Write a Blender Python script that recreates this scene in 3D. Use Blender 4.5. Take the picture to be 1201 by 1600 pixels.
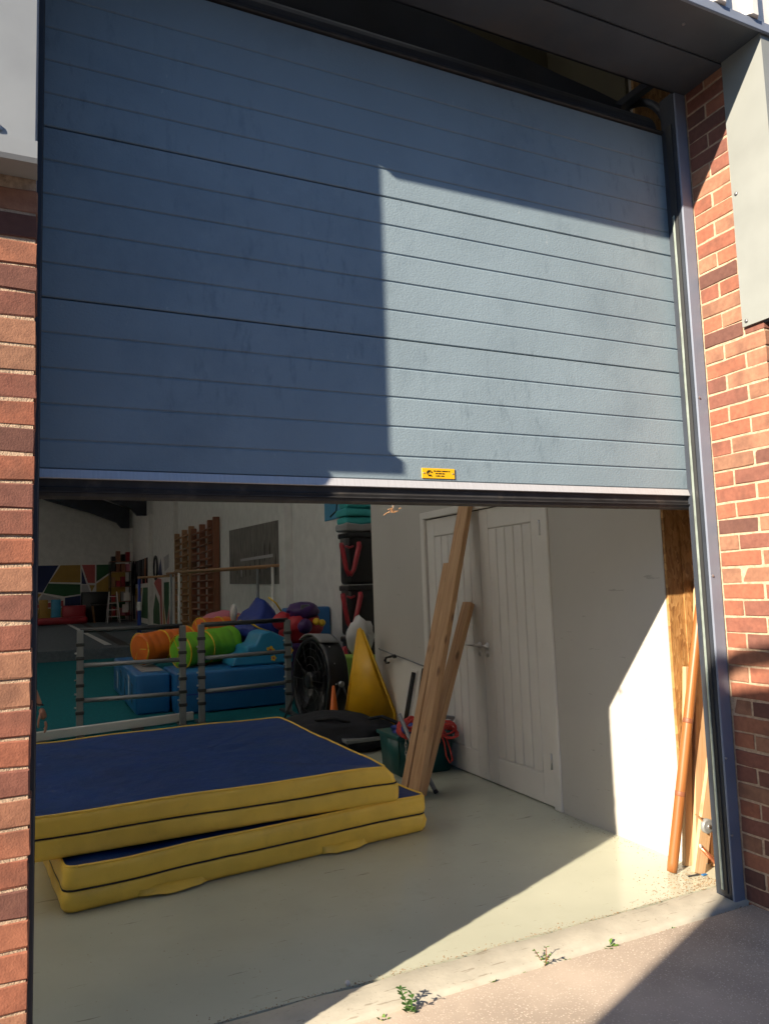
import bpy, bmesh, math, random
from mathutils import Vector, Matrix, noise
random.seed(7)
R = math.radians
for o in list(bpy.data.objects): bpy.data.objects.remove(o)
scene = bpy.context.scene
COL = scene.collection

# ---------------------------------------------------------------- camera, sky, sun, exposure
cam_d = bpy.data.cameras.new('camera'); cam = bpy.data.objects.new('camera', cam_d); COL.objects.link(cam)
cF = Vector((0.42144858, 0.90162113, 0.09726477)); cR = Vector((0.90677847, -0.42035193, -0.03251244)); cU = Vector((-0.01157154, -0.10189992, 0.99472735))
cam.matrix_world = Matrix(((cR.x, cU.x, -cF.x, 0.0062), (cR.y, cU.y, -cF.y, -2.2089), (cR.z, cU.z, -cF.z, 1.4557), (0, 0, 0, 1)))
cam_d.sensor_fit = 'VERTICAL'; cam_d.sensor_height = 36; cam_d.sensor_width = 36
cam_d.lens = 1169.24 / 1600 * 36; cam_d.clip_start = .02; cam_d.clip_end = 3000
scene.camera = cam
SUN = Vector((-2.4, -1.0, 1.29)).normalized()          # towards the sun
world = bpy.data.worlds.new('World'); scene.world = world; world.use_nodes = True
wn = world.node_tree.nodes; sky = wn.new('ShaderNodeTexSky'); sky.sky_type = 'NISHITA'; sky.sun_disc = False
sky.sun_elevation = math.asin(SUN.z); sky.sun_rotation = math.atan2(SUN.x, SUN.y) % (2 * math.pi)
sky.air_density = 1.0; sky.dust_density = 0.15; sky.ozone_density = 4.5
world.node_tree.links.new(sky.outputs[0], wn['Background'].inputs[0]); wn['Background'].inputs[1].default_value = 0.0525
sun_d = bpy.data.lights.new('sun', 'SUN'); sun_d.energy = 4.2; sun_d.angle = R(0.53); sun_d.color = (1.0, .85, .66)
sun = bpy.data.objects.new('sun', sun_d); COL.objects.link(sun); sun.rotation_euler = (-SUN).to_track_quat('-Z', 'Y').to_euler(); sun.location = SUN * 40
scene.view_settings.view_transform = 'Standard'; scene.view_settings.look = 'None'; scene.view_settings.exposure = 1.6; scene.view_settings.gamma = 1
scene.view_settings.use_curve_mapping = False
scene.cycles.max_bounces = 10; scene.cycles.diffuse_bounces = 6; scene.cycles.glossy_bounces = 4; scene.cycles.transmission_bounces = 6
scene.cycles.sample_clamp_indirect = 8; scene.cycles.caustics_reflective = False; scene.cycles.caustics_refractive = False
scene.cycles.use_denoising = True

# ---------------------------------------------------------------- materials
MATS = {}
def srgb(r, g, b):
    f = lambda c: (c / 255) / 12.92 if c / 255 <= .04045 else ((c / 255 + .055) / 1.055) ** 2.4
    return (f(r), f(g), f(b))
def M(name, col, rough=.6, var=.12, vscale=6, bump=0., bscale=80, metal=0., spec=.5, stretch=(1, 1, 1), dirt=None, dirt_amt=.5, dirt_scale=3, dirt_lo=.55, rnd=0., coat=0., bdist=.004, rvar=.08):
    m = bpy.data.materials.new(name); m.use_nodes = True; MATS[name] = m
    nt = m.node_tree; N = nt.nodes; L = nt.links; b = N['Principled BSDF']
    tc = N.new('ShaderNodeTexCoord'); mp = N.new('ShaderNodeMapping'); mp.inputs['Scale'].default_value = stretch
    L.new(tc.outputs['Object'], mp.inputs['Vector'])
    oi = N.new('ShaderNodeObjectInfo')
    off = N.new('ShaderNodeVectorMath'); off.operation = 'SCALE'; off.inputs['Scale'].default_value = 37.
    cmb = N.new('ShaderNodeCombineXYZ')
    for i in range(3): L.new(oi.outputs['Random'], cmb.inputs[i])
    L.new(cmb.outputs[0], off.inputs[0]); ad = N.new('ShaderNodeVectorMath'); ad.operation = 'ADD'
    L.new(mp.outputs[0], ad.inputs[0]); L.new(off.outputs[0], ad.inputs[1]); vec = ad.outputs[0]
    nz = N.new('ShaderNodeTexNoise'); nz.inputs['Scale'].default_value = vscale; nz.inputs['Detail'].default_value = 6; L.new(vec, nz.inputs['Vector'])
    mx = N.new('ShaderNodeMix'); mx.data_type = 'RGBA'
    mx.inputs['A'].default_value = (*[c * (1 - var) for c in col], 1); mx.inputs['B'].default_value = (*[min(1, c * (1 + var)) for c in col], 1)
    cr = N.new('ShaderNodeMapRange'); cr.inputs[1].default_value = .3; cr.inputs[2].default_value = .7
    L.new(nz.outputs['Fac'], cr.inputs[0]); L.new(cr.outputs[0], mx.inputs['Factor']); out = mx.outputs['Result']
    if dirt:
        n2 = N.new('ShaderNodeTexNoise'); n2.inputs['Scale'].default_value = dirt_scale; n2.inputs['Detail'].default_value = 9; n2.inputs['Roughness'].default_value = .68
        L.new(vec, n2.inputs['Vector'])
        r2 = N.new('ShaderNodeMapRange'); r2.inputs[1].default_value = dirt_lo; r2.inputs[2].default_value = dirt_lo + .18; r2.inputs[4].default_value = dirt_amt
        L.new(n2.outputs['Fac'], r2.inputs[0]); m2 = N.new('ShaderNodeMix'); m2.data_type = 'RGBA'
        L.new(r2.outputs[0], m2.inputs['Factor']); L.new(out, m2.inputs['A']); m2.inputs['B'].default_value = (*dirt, 1); out = m2.outputs['Result']
    if rnd:
        hv = N.new('ShaderNodeHueSaturation'); mr = N.new('ShaderNodeMapRange'); mr.inputs[3].default_value = 1 - rnd; mr.inputs[4].default_value = 1 + rnd
        L.new(oi.outputs['Random'], mr.inputs[0]); L.new(mr.outputs[0], hv.inputs['Value']); L.new(out, hv.inputs['Color']); out = hv.outputs['Color']
    L.new(out, b.inputs['Base Color'])
    rr = N.new('ShaderNodeMapRange'); rr.inputs[3].default_value = max(.02, rough - rvar); rr.inputs[4].default_value = min(1, rough + rvar)
    L.new(nz.outputs['Fac'], rr.inputs[0]); L.new(rr.outputs[0], b.inputs['Roughness'])
    b.inputs['Metallic'].default_value = metal; b.inputs['Specular IOR Level'].default_value = spec; b.inputs['Coat Weight'].default_value = coat
    if bump:
        n3 = N.new('ShaderNodeTexNoise'); n3.inputs['Scale'].default_value = bscale; n3.inputs['Detail'].default_value = 5; L.new(vec, n3.inputs['Vector'])
        bp = N.new('ShaderNodeBump'); bp.inputs['Strength'].default_value = bump; bp.inputs['Distance'].default_value = bdist
        L.new(n3.outputs['Fac'], bp.inputs['Height']); L.new(bp.outputs[0], b.inputs['Normal'])
    return m

def brick_material():
    m = M('brick', (.3, .12, .08), rough=.9, var=.3, vscale=45, bump=.6, bscale=190, spec=.25, bdist=.0018)
    nt = m.node_tree; N = nt.nodes; L = nt.links; b = N['Principled BSDF']
    oi = N.new('ShaderNodeObjectInfo'); cr = N.new('ShaderNodeValToRGB'); e = cr.color_ramp; e.interpolation = 'LINEAR'
    e.elements[0].position = 0; e.elements[0].color = (.115, .062, .055, 1)
    e.elements[1].position = 1; e.elements[1].color = (.35, .185, .125, 1)
    for p, c in ((.16, (.165, .08, .068)), (.32, (.225, .10, .079)), (.5, (.285, .115, .078)), (.7, (.33, .142, .093)), (.86, (.265, .15, .105))):
        x = e.elements.new(p); x.color = (*c, 1)
    L.new(oi.outputs['Random'], cr.inputs[0])
    base = [l for l in nt.links if l.to_socket == b.inputs['Base Color']][0].from_socket
    mul = N.new('ShaderNodeMix'); mul.data_type = 'RGBA'; mul.blend_type = 'MULTIPLY'; mul.inputs['Factor'].default_value = 1
    L.new(cr.outputs[0], mul.inputs['A'])
    g = N.new('ShaderNodeMix'); g.data_type = 'RGBA'; g.inputs['A'].default_value = (.62, .55, .55, 1); g.inputs['B'].default_value = (1.35, 1.3, 1.2, 1)
    nz = [n for n in N if n.type == 'TEX_NOISE'][0]; L.new(nz.outputs['Fac'], g.inputs['Factor']); L.new(g.outputs['Result'], mul.inputs['B'])
    # sooty fire-flashed patches
    n2 = N.new('ShaderNodeTexNoise'); n2.inputs['Scale'].default_value = 9; n2.inputs['Detail'].default_value = 4
    L.new(nz.inputs['Vector'].links[0].from_socket, n2.inputs['Vector'])
    r2 = N.new('ShaderNodeMapRange'); r2.inputs[1].default_value = .5; r2.inputs[2].default_value = .72; r2.inputs[4].default_value = .6; L.new(n2.outputs['Fac'], r2.inputs[0])
    m2 = N.new('ShaderNodeMix'); m2.data_type = 'RGBA'; L.new(r2.outputs[0], m2.inputs['Factor']); L.new(mul.outputs['Result'], m2.inputs['A']); m2.inputs['B'].default_value = (.13, .065, .05, 1)
    L.new(m2.outputs['Result'], b.inputs['Base Color'])
    return m
def brick_texture_material():
    m = bpy.data.materials.new('brick_far'); m.use_nodes = True; MATS['brick_far'] = m; nt = m.node_tree; N = nt.nodes; L = nt.links; b = N['Principled BSDF']
    tc = N.new('ShaderNodeTexCoord'); mp = N.new('ShaderNodeMapping'); mp.inputs['Rotation'].default_value = (R(90), 0, 0); L.new(tc.outputs['Object'], mp.inputs['Vector'])
    bt = N.new('ShaderNodeTexBrick'); bt.inputs['Scale'].default_value = 1; bt.inputs['Brick Width'].default_value = .225; bt.inputs['Row Height'].default_value = .075; bt.inputs['Mortar Size'].default_value = .005
    bt.inputs['Color1'].default_value = (.3, .11, .06, 1); bt.inputs['Color2'].default_value = (.16, .065, .05, 1); bt.inputs['Mortar'].default_value = (.38, .32, .26, 1)
    L.new(mp.outputs[0], bt.inputs['Vector']); L.new(bt.outputs['Color'], b.inputs['Base Color']); b.inputs['Roughness'].default_value = .9
    return m
def door_material():
    m = M('door_skin', (.236, .312, .368), rough=.5, var=.05, vscale=3, spec=.4, dirt=(.16, .22, .27), dirt_amt=.5, dirt_scale=1.7, dirt_lo=.52)
    nt = m.node_tree; N = nt.nodes; L = nt.links; b = N['Principled BSDF']
    tc = N.new('ShaderNodeTexCoord'); mp = N.new('ShaderNodeMapping'); mp.inputs['Scale'].default_value = (.75, 1, 1); L.new(tc.outputs['Object'], mp.inputs['Vector'])
    n1 = N.new('ShaderNodeTexNoise'); n1.inputs['Scale'].default_value = 135; n1.inputs['Detail'].default_value = 3; n1.inputs['Roughness'].default_value = .6; L.new(mp.outputs[0], n1.inputs['Vector'])
    n4 = N.new('ShaderNodeTexNoise'); n4.inputs['Scale'].default_value = 34; n4.inputs['Detail'].default_value = 2; L.new(mp.outputs[0], n4.inputs['Vector'])
    sm = N.new('ShaderNodeMath'); sm.operation = 'MULTIPLY_ADD'; sm.inputs[1].default_value = .5; L.new(n4.outputs['Fac'], sm.inputs[0]); L.new(n1.outputs['Fac'], sm.inputs[2])
    bp = N.new('ShaderNodeBump'); bp.inputs['Strength'].default_value = .6; bp.inputs['Distance'].default_value = .0022; L.new(sm.outputs[0], bp.inputs['Height']); L.new(bp.outputs[0], b.inputs['Normal'])
    # vertical rubbed-off scuffs
    base = [l for l in nt.links if l.to_socket == b.inputs['Base Color']][0].from_socket
    m3 = N.new('ShaderNodeMapping'); m3.inputs['Scale'].default_value = (9, 1, 2.6); L.new(tc.outputs['Object'], m3.inputs['Vector'])
    n5 = N.new('ShaderNodeTexNoise'); n5.inputs['Scale'].default_value = 2.2; n5.inputs['Detail'].default_value = 5; n5.inputs['Roughness'].default_value = .7; L.new(m3.outputs[0], n5.inputs['Vector'])
    n6 = N.new('ShaderNodeTexNoise'); n6.inputs['Scale'].default_value = 1.1; n6.inputs['Detail'].default_value = 2; L.new(tc.outputs['Object'], n6.inputs['Vector'])
    r5 = N.new('ShaderNodeMapRange'); r5.inputs[1].default_value = .54; r5.inputs[2].default_value = .68; L.new(n5.outputs['Fac'], r5.inputs[0])
    r6 = N.new('ShaderNodeMapRange'); r6.inputs[1].default_value = .46; r6.inputs[2].default_value = .6; r6.inputs[4].default_value = .42; L.new(n6.outputs['Fac'], r6.inputs[0])
    mu = N.new('ShaderNodeMath'); mu.operation = 'MULTIPLY'; L.new(r5.outputs[0], mu.inputs[0]); L.new(r6.outputs[0], mu.inputs[1])
    mx = N.new('ShaderNodeMix'); mx.data_type = 'RGBA'; L.new(mu.outputs[0], mx.inputs['Factor']); L.new(base, mx.inputs['A']); mx.inputs['B'].default_value = (.09, .13, .165, 1)
    L.new(mx.outputs['Result'], b.inputs['Base Color'])
    return m
def aggregate_material():
    m = M('aggregate', (.40, .335, .275), rough=.85, var=.25, vscale=2.5, spec=.3)
    nt = m.node_tree; N = nt.nodes; L = nt.links; b = N['Principled BSDF']; tc = N.new('ShaderNodeTexCoord')
    base = [l for l in nt.links if l.to_socket == b.inputs['Base Color']][0].from_socket
    vo = N.new('ShaderNodeTexVoronoi'); vo.inputs['Scale'].default_value = 115; L.new(tc.outputs['Object'], vo.inputs['Vector'])
    rg = N.new('ShaderNodeMapRange'); rg.inputs[1].default_value = .28; rg.inputs[2].default_value = .40; rg.inputs[3].default_value = 1; rg.inputs[4].default_value = 0; L.new(vo.outputs['Distance'], rg.inputs[0])
    sp = N.new('ShaderNodeSeparateColor'); L.new(vo.outputs['Color'], sp.inputs[0])
    gt = N.new('ShaderNodeMapRange'); gt.inputs[1].default_value = .15; gt.inputs[2].default_value = .75; L.new(sp.outputs[0], gt.inputs[0])
    mu = N.new('ShaderNodeMath'); mu.operation = 'MULTIPLY'; L.new(rg.outputs[0], mu.inputs[0]); L.new(gt.outputs[0], mu.inputs[1])
    st = N.new('ShaderNodeMix'); st.data_type = 'RGBA'; st.inputs['A'].default_value = (.45, .36, .29, 1); st.inputs['B'].default_value = (.66, .58, .49, 1); L.new(sp.outputs[1], st.inputs['Factor'])
    mx = N.new('ShaderNodeMix'); mx.data_type = 'RGBA'; L.new(mu.outputs[0], mx.inputs['Factor']); L.new(base, mx.inputs['A']); L.new(st.outputs['Result'], mx.inputs['B']); L.new(mx.outputs['Result'], b.inputs['Base Color'])
    n3 = N.new('ShaderNodeTexNoise'); n3.inputs['Scale'].default_value = 160; L.new(tc.outputs['Object'], n3.inputs['Vector'])
    ad = N.new('ShaderNodeMath'); ad.operation = 'ADD'; L.new(n3.outputs['Fac'], ad.inputs[0]); L.new(mu.outputs[0], ad.inputs[1])
    bp = N.new('ShaderNodeBump'); bp.inputs['Strength'].default_value = .35; bp.inputs['Distance'].default_value = .0012; L.new(ad.outputs[0], bp.inputs['Height']); L.new(bp.outputs[0], b.inputs['Normal'])
    return m
def wood_material(name, c1, c2, rough=.65, knots=True):
    m = bpy.data.materials.new(name); m.use_nodes = True; MATS[name] = m; nt = m.node_tree; N = nt.nodes; L = nt.links; b = N['Principled BSDF']
    tc = N.new('ShaderNodeTexCoord'); oi = N.new('ShaderNodeObjectInfo')
    cmb = N.new('ShaderNodeCombineXYZ'); mul = N.new('ShaderNodeMath'); mul.operation = 'MULTIPLY'; mul.inputs[1].default_value = 23
    L.new(oi.outputs['Random'], mul.inputs[0]); L.new(mul.outputs[0], cmb.inputs[0]); L.new(mul.outputs[0], cmb.inputs[2])
    ad = N.new('ShaderNodeVectorMath'); ad.operation = 'ADD'; L.new(tc.outputs['Object'], ad.inputs[0]); L.new(cmb.outputs[0], ad.inputs[1])
    mp = N.new('ShaderNodeMapping'); mp.inputs['Scale'].default_value = (1, 1, .045); L.new(ad.outputs[0], mp.inputs['Vector'])
    nz = N.new('ShaderNodeTexNoise'); nz.inputs['Scale'].default_value = 75; nz.inputs['Detail'].default_value = 7; nz.inputs['Distortion'].default_value = .6; L.new(mp.outputs[0], nz.inputs['Vector'])
    rg = N.new('ShaderNodeMapRange'); rg.inputs[1].default_value = .3; rg.inputs[2].default_value = .72; L.new(nz.outputs['Fac'], rg.inputs[0])
    mx = N.new('ShaderNodeMix'); mx.data_type = 'RGBA'; mx.inputs['A'].default_value = (*c1, 1); mx.inputs['B'].default_value = (*c2, 1); L.new(rg.outputs[0], mx.inputs['Factor'])
    out = mx.outputs['Result']
    if knots:
        m2 = N.new('ShaderNodeMapping'); m2.inputs['Scale'].default_value = (11, 11, 4.2); L.new(ad.outputs[0], m2.inputs['Vector'])
        vo = N.new('ShaderNodeTexVoronoi'); vo.inputs['Scale'].default_value = 1; L.new(m2.outputs[0], vo.inputs['Vector'])
        kr = N.new('ShaderNodeMapRange'); kr.inputs[1].default_value = .08; kr.inputs[2].default_value = .2; kr.inputs[3].default_value = .8; kr.inputs[4].default_value = 0; L.new(vo.outputs['Distance'], kr.inputs[0])
        m3 = N.new('ShaderNodeMix'); m3.data_type = 'RGBA'; L.new(kr.outputs[0], m3.inputs['Factor']); L.new(out, m3.inputs['A']); m3.inputs['B'].default_value = (c1[0] * .35, c1[1] * .3, c1[2] * .3, 1); out = m3.outputs['Result']
    L.new(out, b.inputs['Base Color']); b.inputs['Roughness'].default_value = rough
    bp = N.new('ShaderNodeBump'); bp.inputs['Strength'].default_value = .25; bp.inputs['Distance'].default_value = .002; L.new(nz.outputs['Fac'], bp.inputs['Height']); L.new(bp.outputs[0], b.inputs['Normal'])
    return m
def osb_material():
    m = bpy.data.materials.new('osb'); m.use_nodes = True; MATS['osb'] = m; nt = m.node_tree; N = nt.nodes; L = nt.links; b = N['Principled BSDF']
    tc = N.new('ShaderNodeTexCoord'); nz = N.new('ShaderNodeTexNoise'); nz.inputs['Scale'].default_value = 14; L.new(tc.outputs['Object'], nz.inputs['Vector'])
    mp = N.new('ShaderNodeMapping'); mp.inputs['Scale'].default_value = (70, 1, 24); L.new(tc.outputs['Object'], mp.inputs['Vector'])
    ad = N.new('ShaderNodeVectorMath'); ad.operation = 'MULTIPLY_ADD'; ad.inputs[1].default_value = (2.5, 2.5, 2.5); L.new(nz.outputs['Color'], ad.inputs[0]); L.new(mp.outputs[0], ad.inputs[2])
    vo = N.new('ShaderNodeTexVoronoi'); vo.inputs['Scale'].default_value = 1; L.new(ad.outputs[0], vo.inputs['Vector'])
    sp = N.new('ShaderNodeSeparateColor'); L.new(vo.outputs['Color'], sp.inputs[0])
    cr = N.new('ShaderNodeValToRGB'); cr.color_ramp.elements[0].color = (.25, .12, .04, 1); cr.color_ramp.elements[1].color = (.47, .27, .105, 1)
    x = cr.color_ramp.elements.new(.35); x.color = (.36, .185, .06, 1)
    L.new(sp.outputs[0], cr.inputs[0]); L.new(cr.outputs[0], b.inputs['Base Color']); b.inputs['Roughness'].default_value = .6
    bp = N.new('ShaderNodeBump'); bp.inputs['Strength'].default_value = .5; bp.inputs['Distance'].default_value = .003; L.new(vo.outputs['Distance'], bp.inputs['Height']); L.new(bp.outputs[0], b.inputs['Normal'])
    return m
def plain(name, col, rough=.5, **k): return M(name, col, rough=rough, **{**dict(var=.08, vscale=5), **k})
brick_material(); brick_texture_material(); door_material(); aggregate_material(); osb_material()
M('mortar', (.47, .355, .255), rough=.95, var=.25, vscale=60, bump=.8, bscale=220, spec=.2)
M('wall_white', (.50, .482, .45), rough=.55, var=.04, vscale=2, bump=.25, bscale=35, dirt=(.52, .50, .46), dirt_amt=.35, dirt_scale=2.4, dirt_lo=.57, bdist=.003)
M('gloss_white', (.72, .70, .665), rough=.38, var=.03, vscale=3, dirt=(.5, .47, .42), dirt_amt=.25, dirt_scale=4, dirt_lo=.6)
M('floor_paint', (.46, .47, .375), rough=.2, var=.09, vscale=1.6, spec=.5, dirt=(.33, .32, .23), dirt_amt=.25, dirt_scale=9, dirt_lo=.58, bump=.06, bscale=14, rvar=.08)
M('strip_paint', (.44, .415, .345), rough=.75, var=.12, vscale=9, dirt=(.3, .25, .18), dirt_amt=.5, dirt_scale=7, dirt_lo=.58, bump=.3, bscale=60)
plain('panel_pale', (.25, .275, .30), .4); plain('panel_grey', (.25, .27, .265), .45, dirt=(.2, .215, .21), dirt_amt=.25, dirt_scale=2.5); plain('frame_grey', (.20, .235, .31), .42, bump=.1, bscale=30)
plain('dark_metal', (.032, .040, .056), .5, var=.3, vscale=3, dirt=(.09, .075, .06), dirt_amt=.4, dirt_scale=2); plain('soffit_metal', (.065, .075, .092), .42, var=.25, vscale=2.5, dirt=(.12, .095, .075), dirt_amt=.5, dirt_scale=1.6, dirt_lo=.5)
plain('clad_white', (.75, .73, .70), .45); M('aluminium', (.52, .53, .56), rough=.4, var=.08, vscale=9, metal=.2, spec=.5, stretch=(14, 1, 1))
M('rubber', (.028, .028, .03), rough=.6, var=.4, vscale=12, dirt=(.14, .12, .10), dirt_amt=.55, dirt_scale=9, dirt_lo=.55)
plain('seal_green', (.22, .27, .25), .6, var=.25, vscale=20); plain('label_yellow', (.80, .46, .01), .4); plain('ink', (.03, .02, .01), .5); plain('screw', (.3, .3, .31), .35, metal=.8)
wood_material('pine', (.42, .23, .11), (.62, .40, .22)); wood_material('pine_new', (.52, .33, .17), (.66, .46, .27)); wood_material('brown_pole', (.24, .085, .022), (.36, .145, .045), .4, False)
wood_material('bar_light', (.30, .15, .065), (.42, .24, .11), .5, False); wood_material('bar_dark', (.18, .06, .03), (.28, .105, .05), .5, False)
M('vinyl_blue', (.004, .036, .165), rough=.45, spec=.3, var=.15, vscale=4, bump=.55, bscale=7, bdist=.02); M('vinyl_yellow', (.92, .60, .085), rough=.42, var=.10, vscale=5, bump=.55, bscale=9, bdist=.015, dirt=(.55, .36, .08), dirt_amt=.35, dirt_scale=7, dirt_lo=.56)
plain('vinyl_khaki', (.50, .40, .12), .5); plain('zip', (.01, .01, .012), .6)
M('carpet_teal', (.012, .13, .15), rough=.95, var=.2, vscale=30, bump=.3, bscale=300, spec=.1); M('carpet_grey', (.12, .14, .16), rough=.95, var=.15, vscale=12, bump=.3, bscale=300, spec=.1)
plain('line_white', (.6, .6, .6), .8); plain('line_black', (.02, .02, .02), .8)
plain('steel_grey', (.24, .25, .26), .45, metal=.3); plain('steel_dark', (.035, .037, .04), .5); plain('black_plastic', (.012, .012, .014), .32); plain('black_cloth', (.014, .015, .02), .85, bump=.5, bscale=30, bdist=.01)
plain('soft_blue', (.015, .13, .34), .4); plain('soft_sky', (.03, .26, .46), .4); plain('orange', (.75, .16, .015), .45); plain('green', (.17, .48, .02), .45); plain('soft_yellow', (.78, .50, .03), .45); plain('foam_yellow', (.70, .38, .012), .4, var=.15)
plain('pink', (.55, .16, .22), .5); plain('red', (.45, .02, .03), .5); plain('v_red', (.36, .022, .035), .35); plain('purple', (.06, .02, .12), .5); plain('royal', (.015, .04, .26), .5); plain('white_cloth', (.6, .59, .57), .8); plain('grey_cloth', (.25, .25, .25), .8)
plain('lime', (.30, .50, .06), .5); plain('teal_cloth', (.04, .34, .34), .8, bump=.4, bscale=20, bdist=.01); plain('bin_teal', (.01, .10, .10), .35); plain('rope', (.62, .07, .06), .7, bump=.6, bscale=250); plain('silver', (.6, .6, .6), .3, metal=.9)
plain('copper', (.55, .20, .10), .3, metal=.8, dirt=(.5, .45, .4), dirt_amt=.7, dirt_scale=14); plain('zinc', (.33, .36, .37), .4, metal=.4)
plain('skin', (.50, .24, .17), .5); plain('cloth_navy', (.03, .035, .06), .85); plain('hair', (.05, .03, .02), .6); plain('strap', (.05, .02, .02), .6)
plain('mur_navy', (.012, .025, .10), .6); plain('mur_gold', (.42, .25, .05), .6); plain('mur_green', (.018, .10, .035), .6); plain('mur_red', (.50, .10, .09), .6); plain('mur_grey', (.42, .41, .42), .6); plain('mur_white', (.72, .70, .67), .6)
M('board_print', (.16, .145, .13), rough=.6, var=.6, vscale=5, stretch=(1, 6, .7), dirt=(.4, .37, .33), dirt_amt=.6, dirt_scale=6, dirt_lo=.6)
plain('leaf', (.10, .19, .03), .6, var=.4, vscale=40); plain('leaf_dark', (.05, .12, .025), .6, var=.4, vscale=40); plain('leaf_red', (.22, .05, .03), .6, var=.4); M('debris', (.24, .16, .09), rough=.9, var=.6, vscale=40)
plain('film_glass', (.03, .035, .04), .08); M('asphalt', (.075, .075, .078), rough=.9, var=.25, vscale=3, bump=.3, bscale=120); plain('truck_white', (.7, .7, .7), .35); plain('glass_dark', (.02, .025, .03), .08); plain('yellow_wall', (.115, .10, .06), .8); plain('hall_block', (.70, .69, .66), .7, bump=.2, bscale=20)
m = bpy.data.materials.new('rooflight'); m.use_nodes = True; MATS['rooflight'] = m
nt = m.node_tree; nt.nodes.remove(nt.nodes['Principled BSDF']); tb = nt.nodes.new('ShaderNodeBsdfTranslucent'); tb.inputs[0].default_value = (.86, .86, .84, 1); nt.links.new(tb.outputs[0], nt.nodes['Material Output'].inputs[0])

def marks(name, amt, dark, sc=7., lo=.66, stretch=(1, 1, 1)):
    """small dark specks and thin scuffs worn into a painted surface"""
    nt = MATS[name].node_tree; N = nt.nodes; L = nt.links; b = N['Principled BSDF']; base = b.inputs['Base Color'].links[0].from_socket
    tc = N.new('ShaderNodeTexCoord'); out = base
    for scale, st, lo_, w in ((55., (1, 1, 1), lo + .03, .03), (sc, stretch, lo, .02)):
        mp = N.new('ShaderNodeMapping'); mp.inputs['Scale'].default_value = st; mp.inputs['Rotation'].default_value = (0, 0, .5 if st[0] != 1 else 0); L.new(tc.outputs['Object'], mp.inputs['Vector'])
        nz = N.new('ShaderNodeTexNoise'); nz.inputs['Scale'].default_value = scale; nz.inputs['Detail'].default_value = 4; nz.inputs['Roughness'].default_value = .65; L.new(mp.outputs[0], nz.inputs['Vector'])
        r = N.new('ShaderNodeMapRange'); r.inputs[1].default_value = lo_; r.inputs[2].default_value = lo_ + w; r.inputs[4].default_value = amt; L.new(nz.outputs['Fac'], r.inputs[0])
        m = N.new('ShaderNodeMix'); m.data_type = 'RGBA'; L.new(r.outputs[0], m.inputs['Factor']); L.new(out, m.inputs['A']); m.inputs['B'].default_value = (*dark, 1); out = m.outputs['Result']
    L.new(out, b.inputs['Base Color'])
marks('floor_paint', .55, (.12, .11, .085), 9., .665, (.35, 3.5, 1)); marks('wall_white', .4, (.2, .19, .17), 8., .675, (1, .5, 4)); marks('gloss_white', .3, (.28, .26, .23), 8., .68, (1, 3, .5)); marks('door_skin', .35, (.42, .47, .5), 14., .70, (3, 1, 1)); marks('strip_paint', .5, (.16, .13, .09), 12., .62, (.4, 3, 1))

# ---------------------------------------------------------------- builders
WORLD = {}                                              # world translation of every empty
def setparent(o, p):
    if p is None: return
    o.parent = p; w = WORLD.get(p.name)
    if w is not None: o.matrix_parent_inverse = Matrix.Translation(-w)
def tag(o, label=None, cat=None, group=None, kind=None):
    if label: o['label'] = label
    if cat: o['category'] = cat
    if group: o['group'] = group
    if kind: o['kind'] = kind
    return o
def thing(name, loc, label, cat, group=None):
    o = bpy.data.objects.new(name, None); COL.objects.link(o); o.location = loc; o.empty_display_size = .1; WORLD[o.name] = Vector(loc)
    return tag(o, label, cat, group)
def obj(name, bm, mat, parent=None, smooth=False, mw=None):
    me = bpy.data.meshes.new(name); bmesh.ops.recalc_face_normals(bm, faces=bm.faces); bm.to_mesh(me); bm.free()
    for mm in (mat if isinstance(mat, (list, tuple)) else [mat]): me.materials.append(MATS[mm])
    if smooth:
        for p in me.polygons: p.use_smooth = True
    o = bpy.data.objects.new(name, me); COL.objects.link(o)
    if mw is not None: o.matrix_world = mw
    setparent(o, parent); return o
def B(): return bmesh.new()
def box(bm, a, b, bev=0., seg=1):
    r = bmesh.ops.create_cube(bm, size=1); vs = r['verts']
    for v in vs: v.co = Vector([(a[i] + b[i]) / 2 + v.co[i] * (b[i] - a[i]) for i in range(3)])
    if bev:
        es = list({e for v in vs for e in v.link_edges})
        bmesh.ops.bevel(bm, geom=es, offset=bev, segments=seg, profile=.5, affect='EDGES')
    return bm
def boxo(name, a, b, mat, parent=None, bev=0., seg=1): return obj(name, box(B(), a, b, bev, seg), mat, parent)
def poly(bm, pts, ext):
    """prism: closed polygon pts extruded by vector ext"""
    ext = Vector(ext); a = [bm.verts.new(p) for p in pts]; b = [bm.verts.new(Vector(p) + ext) for p in pts]; n = len(pts)
    bm.faces.new(a); bm.faces.new(b[::-1])
    for i in range(n): bm.faces.new((a[i], b[i], b[(i + 1) % n], a[(i + 1) % n]))
    return bm
def ortho(d):
    d = d.normalized(); u = d.cross(Vector((0, 0, 1)))
    if u.length < 1e-3: u = d.cross(Vector((1, 0, 0)))
    u.normalize(); return u, d.cross(u).normalized()
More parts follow.
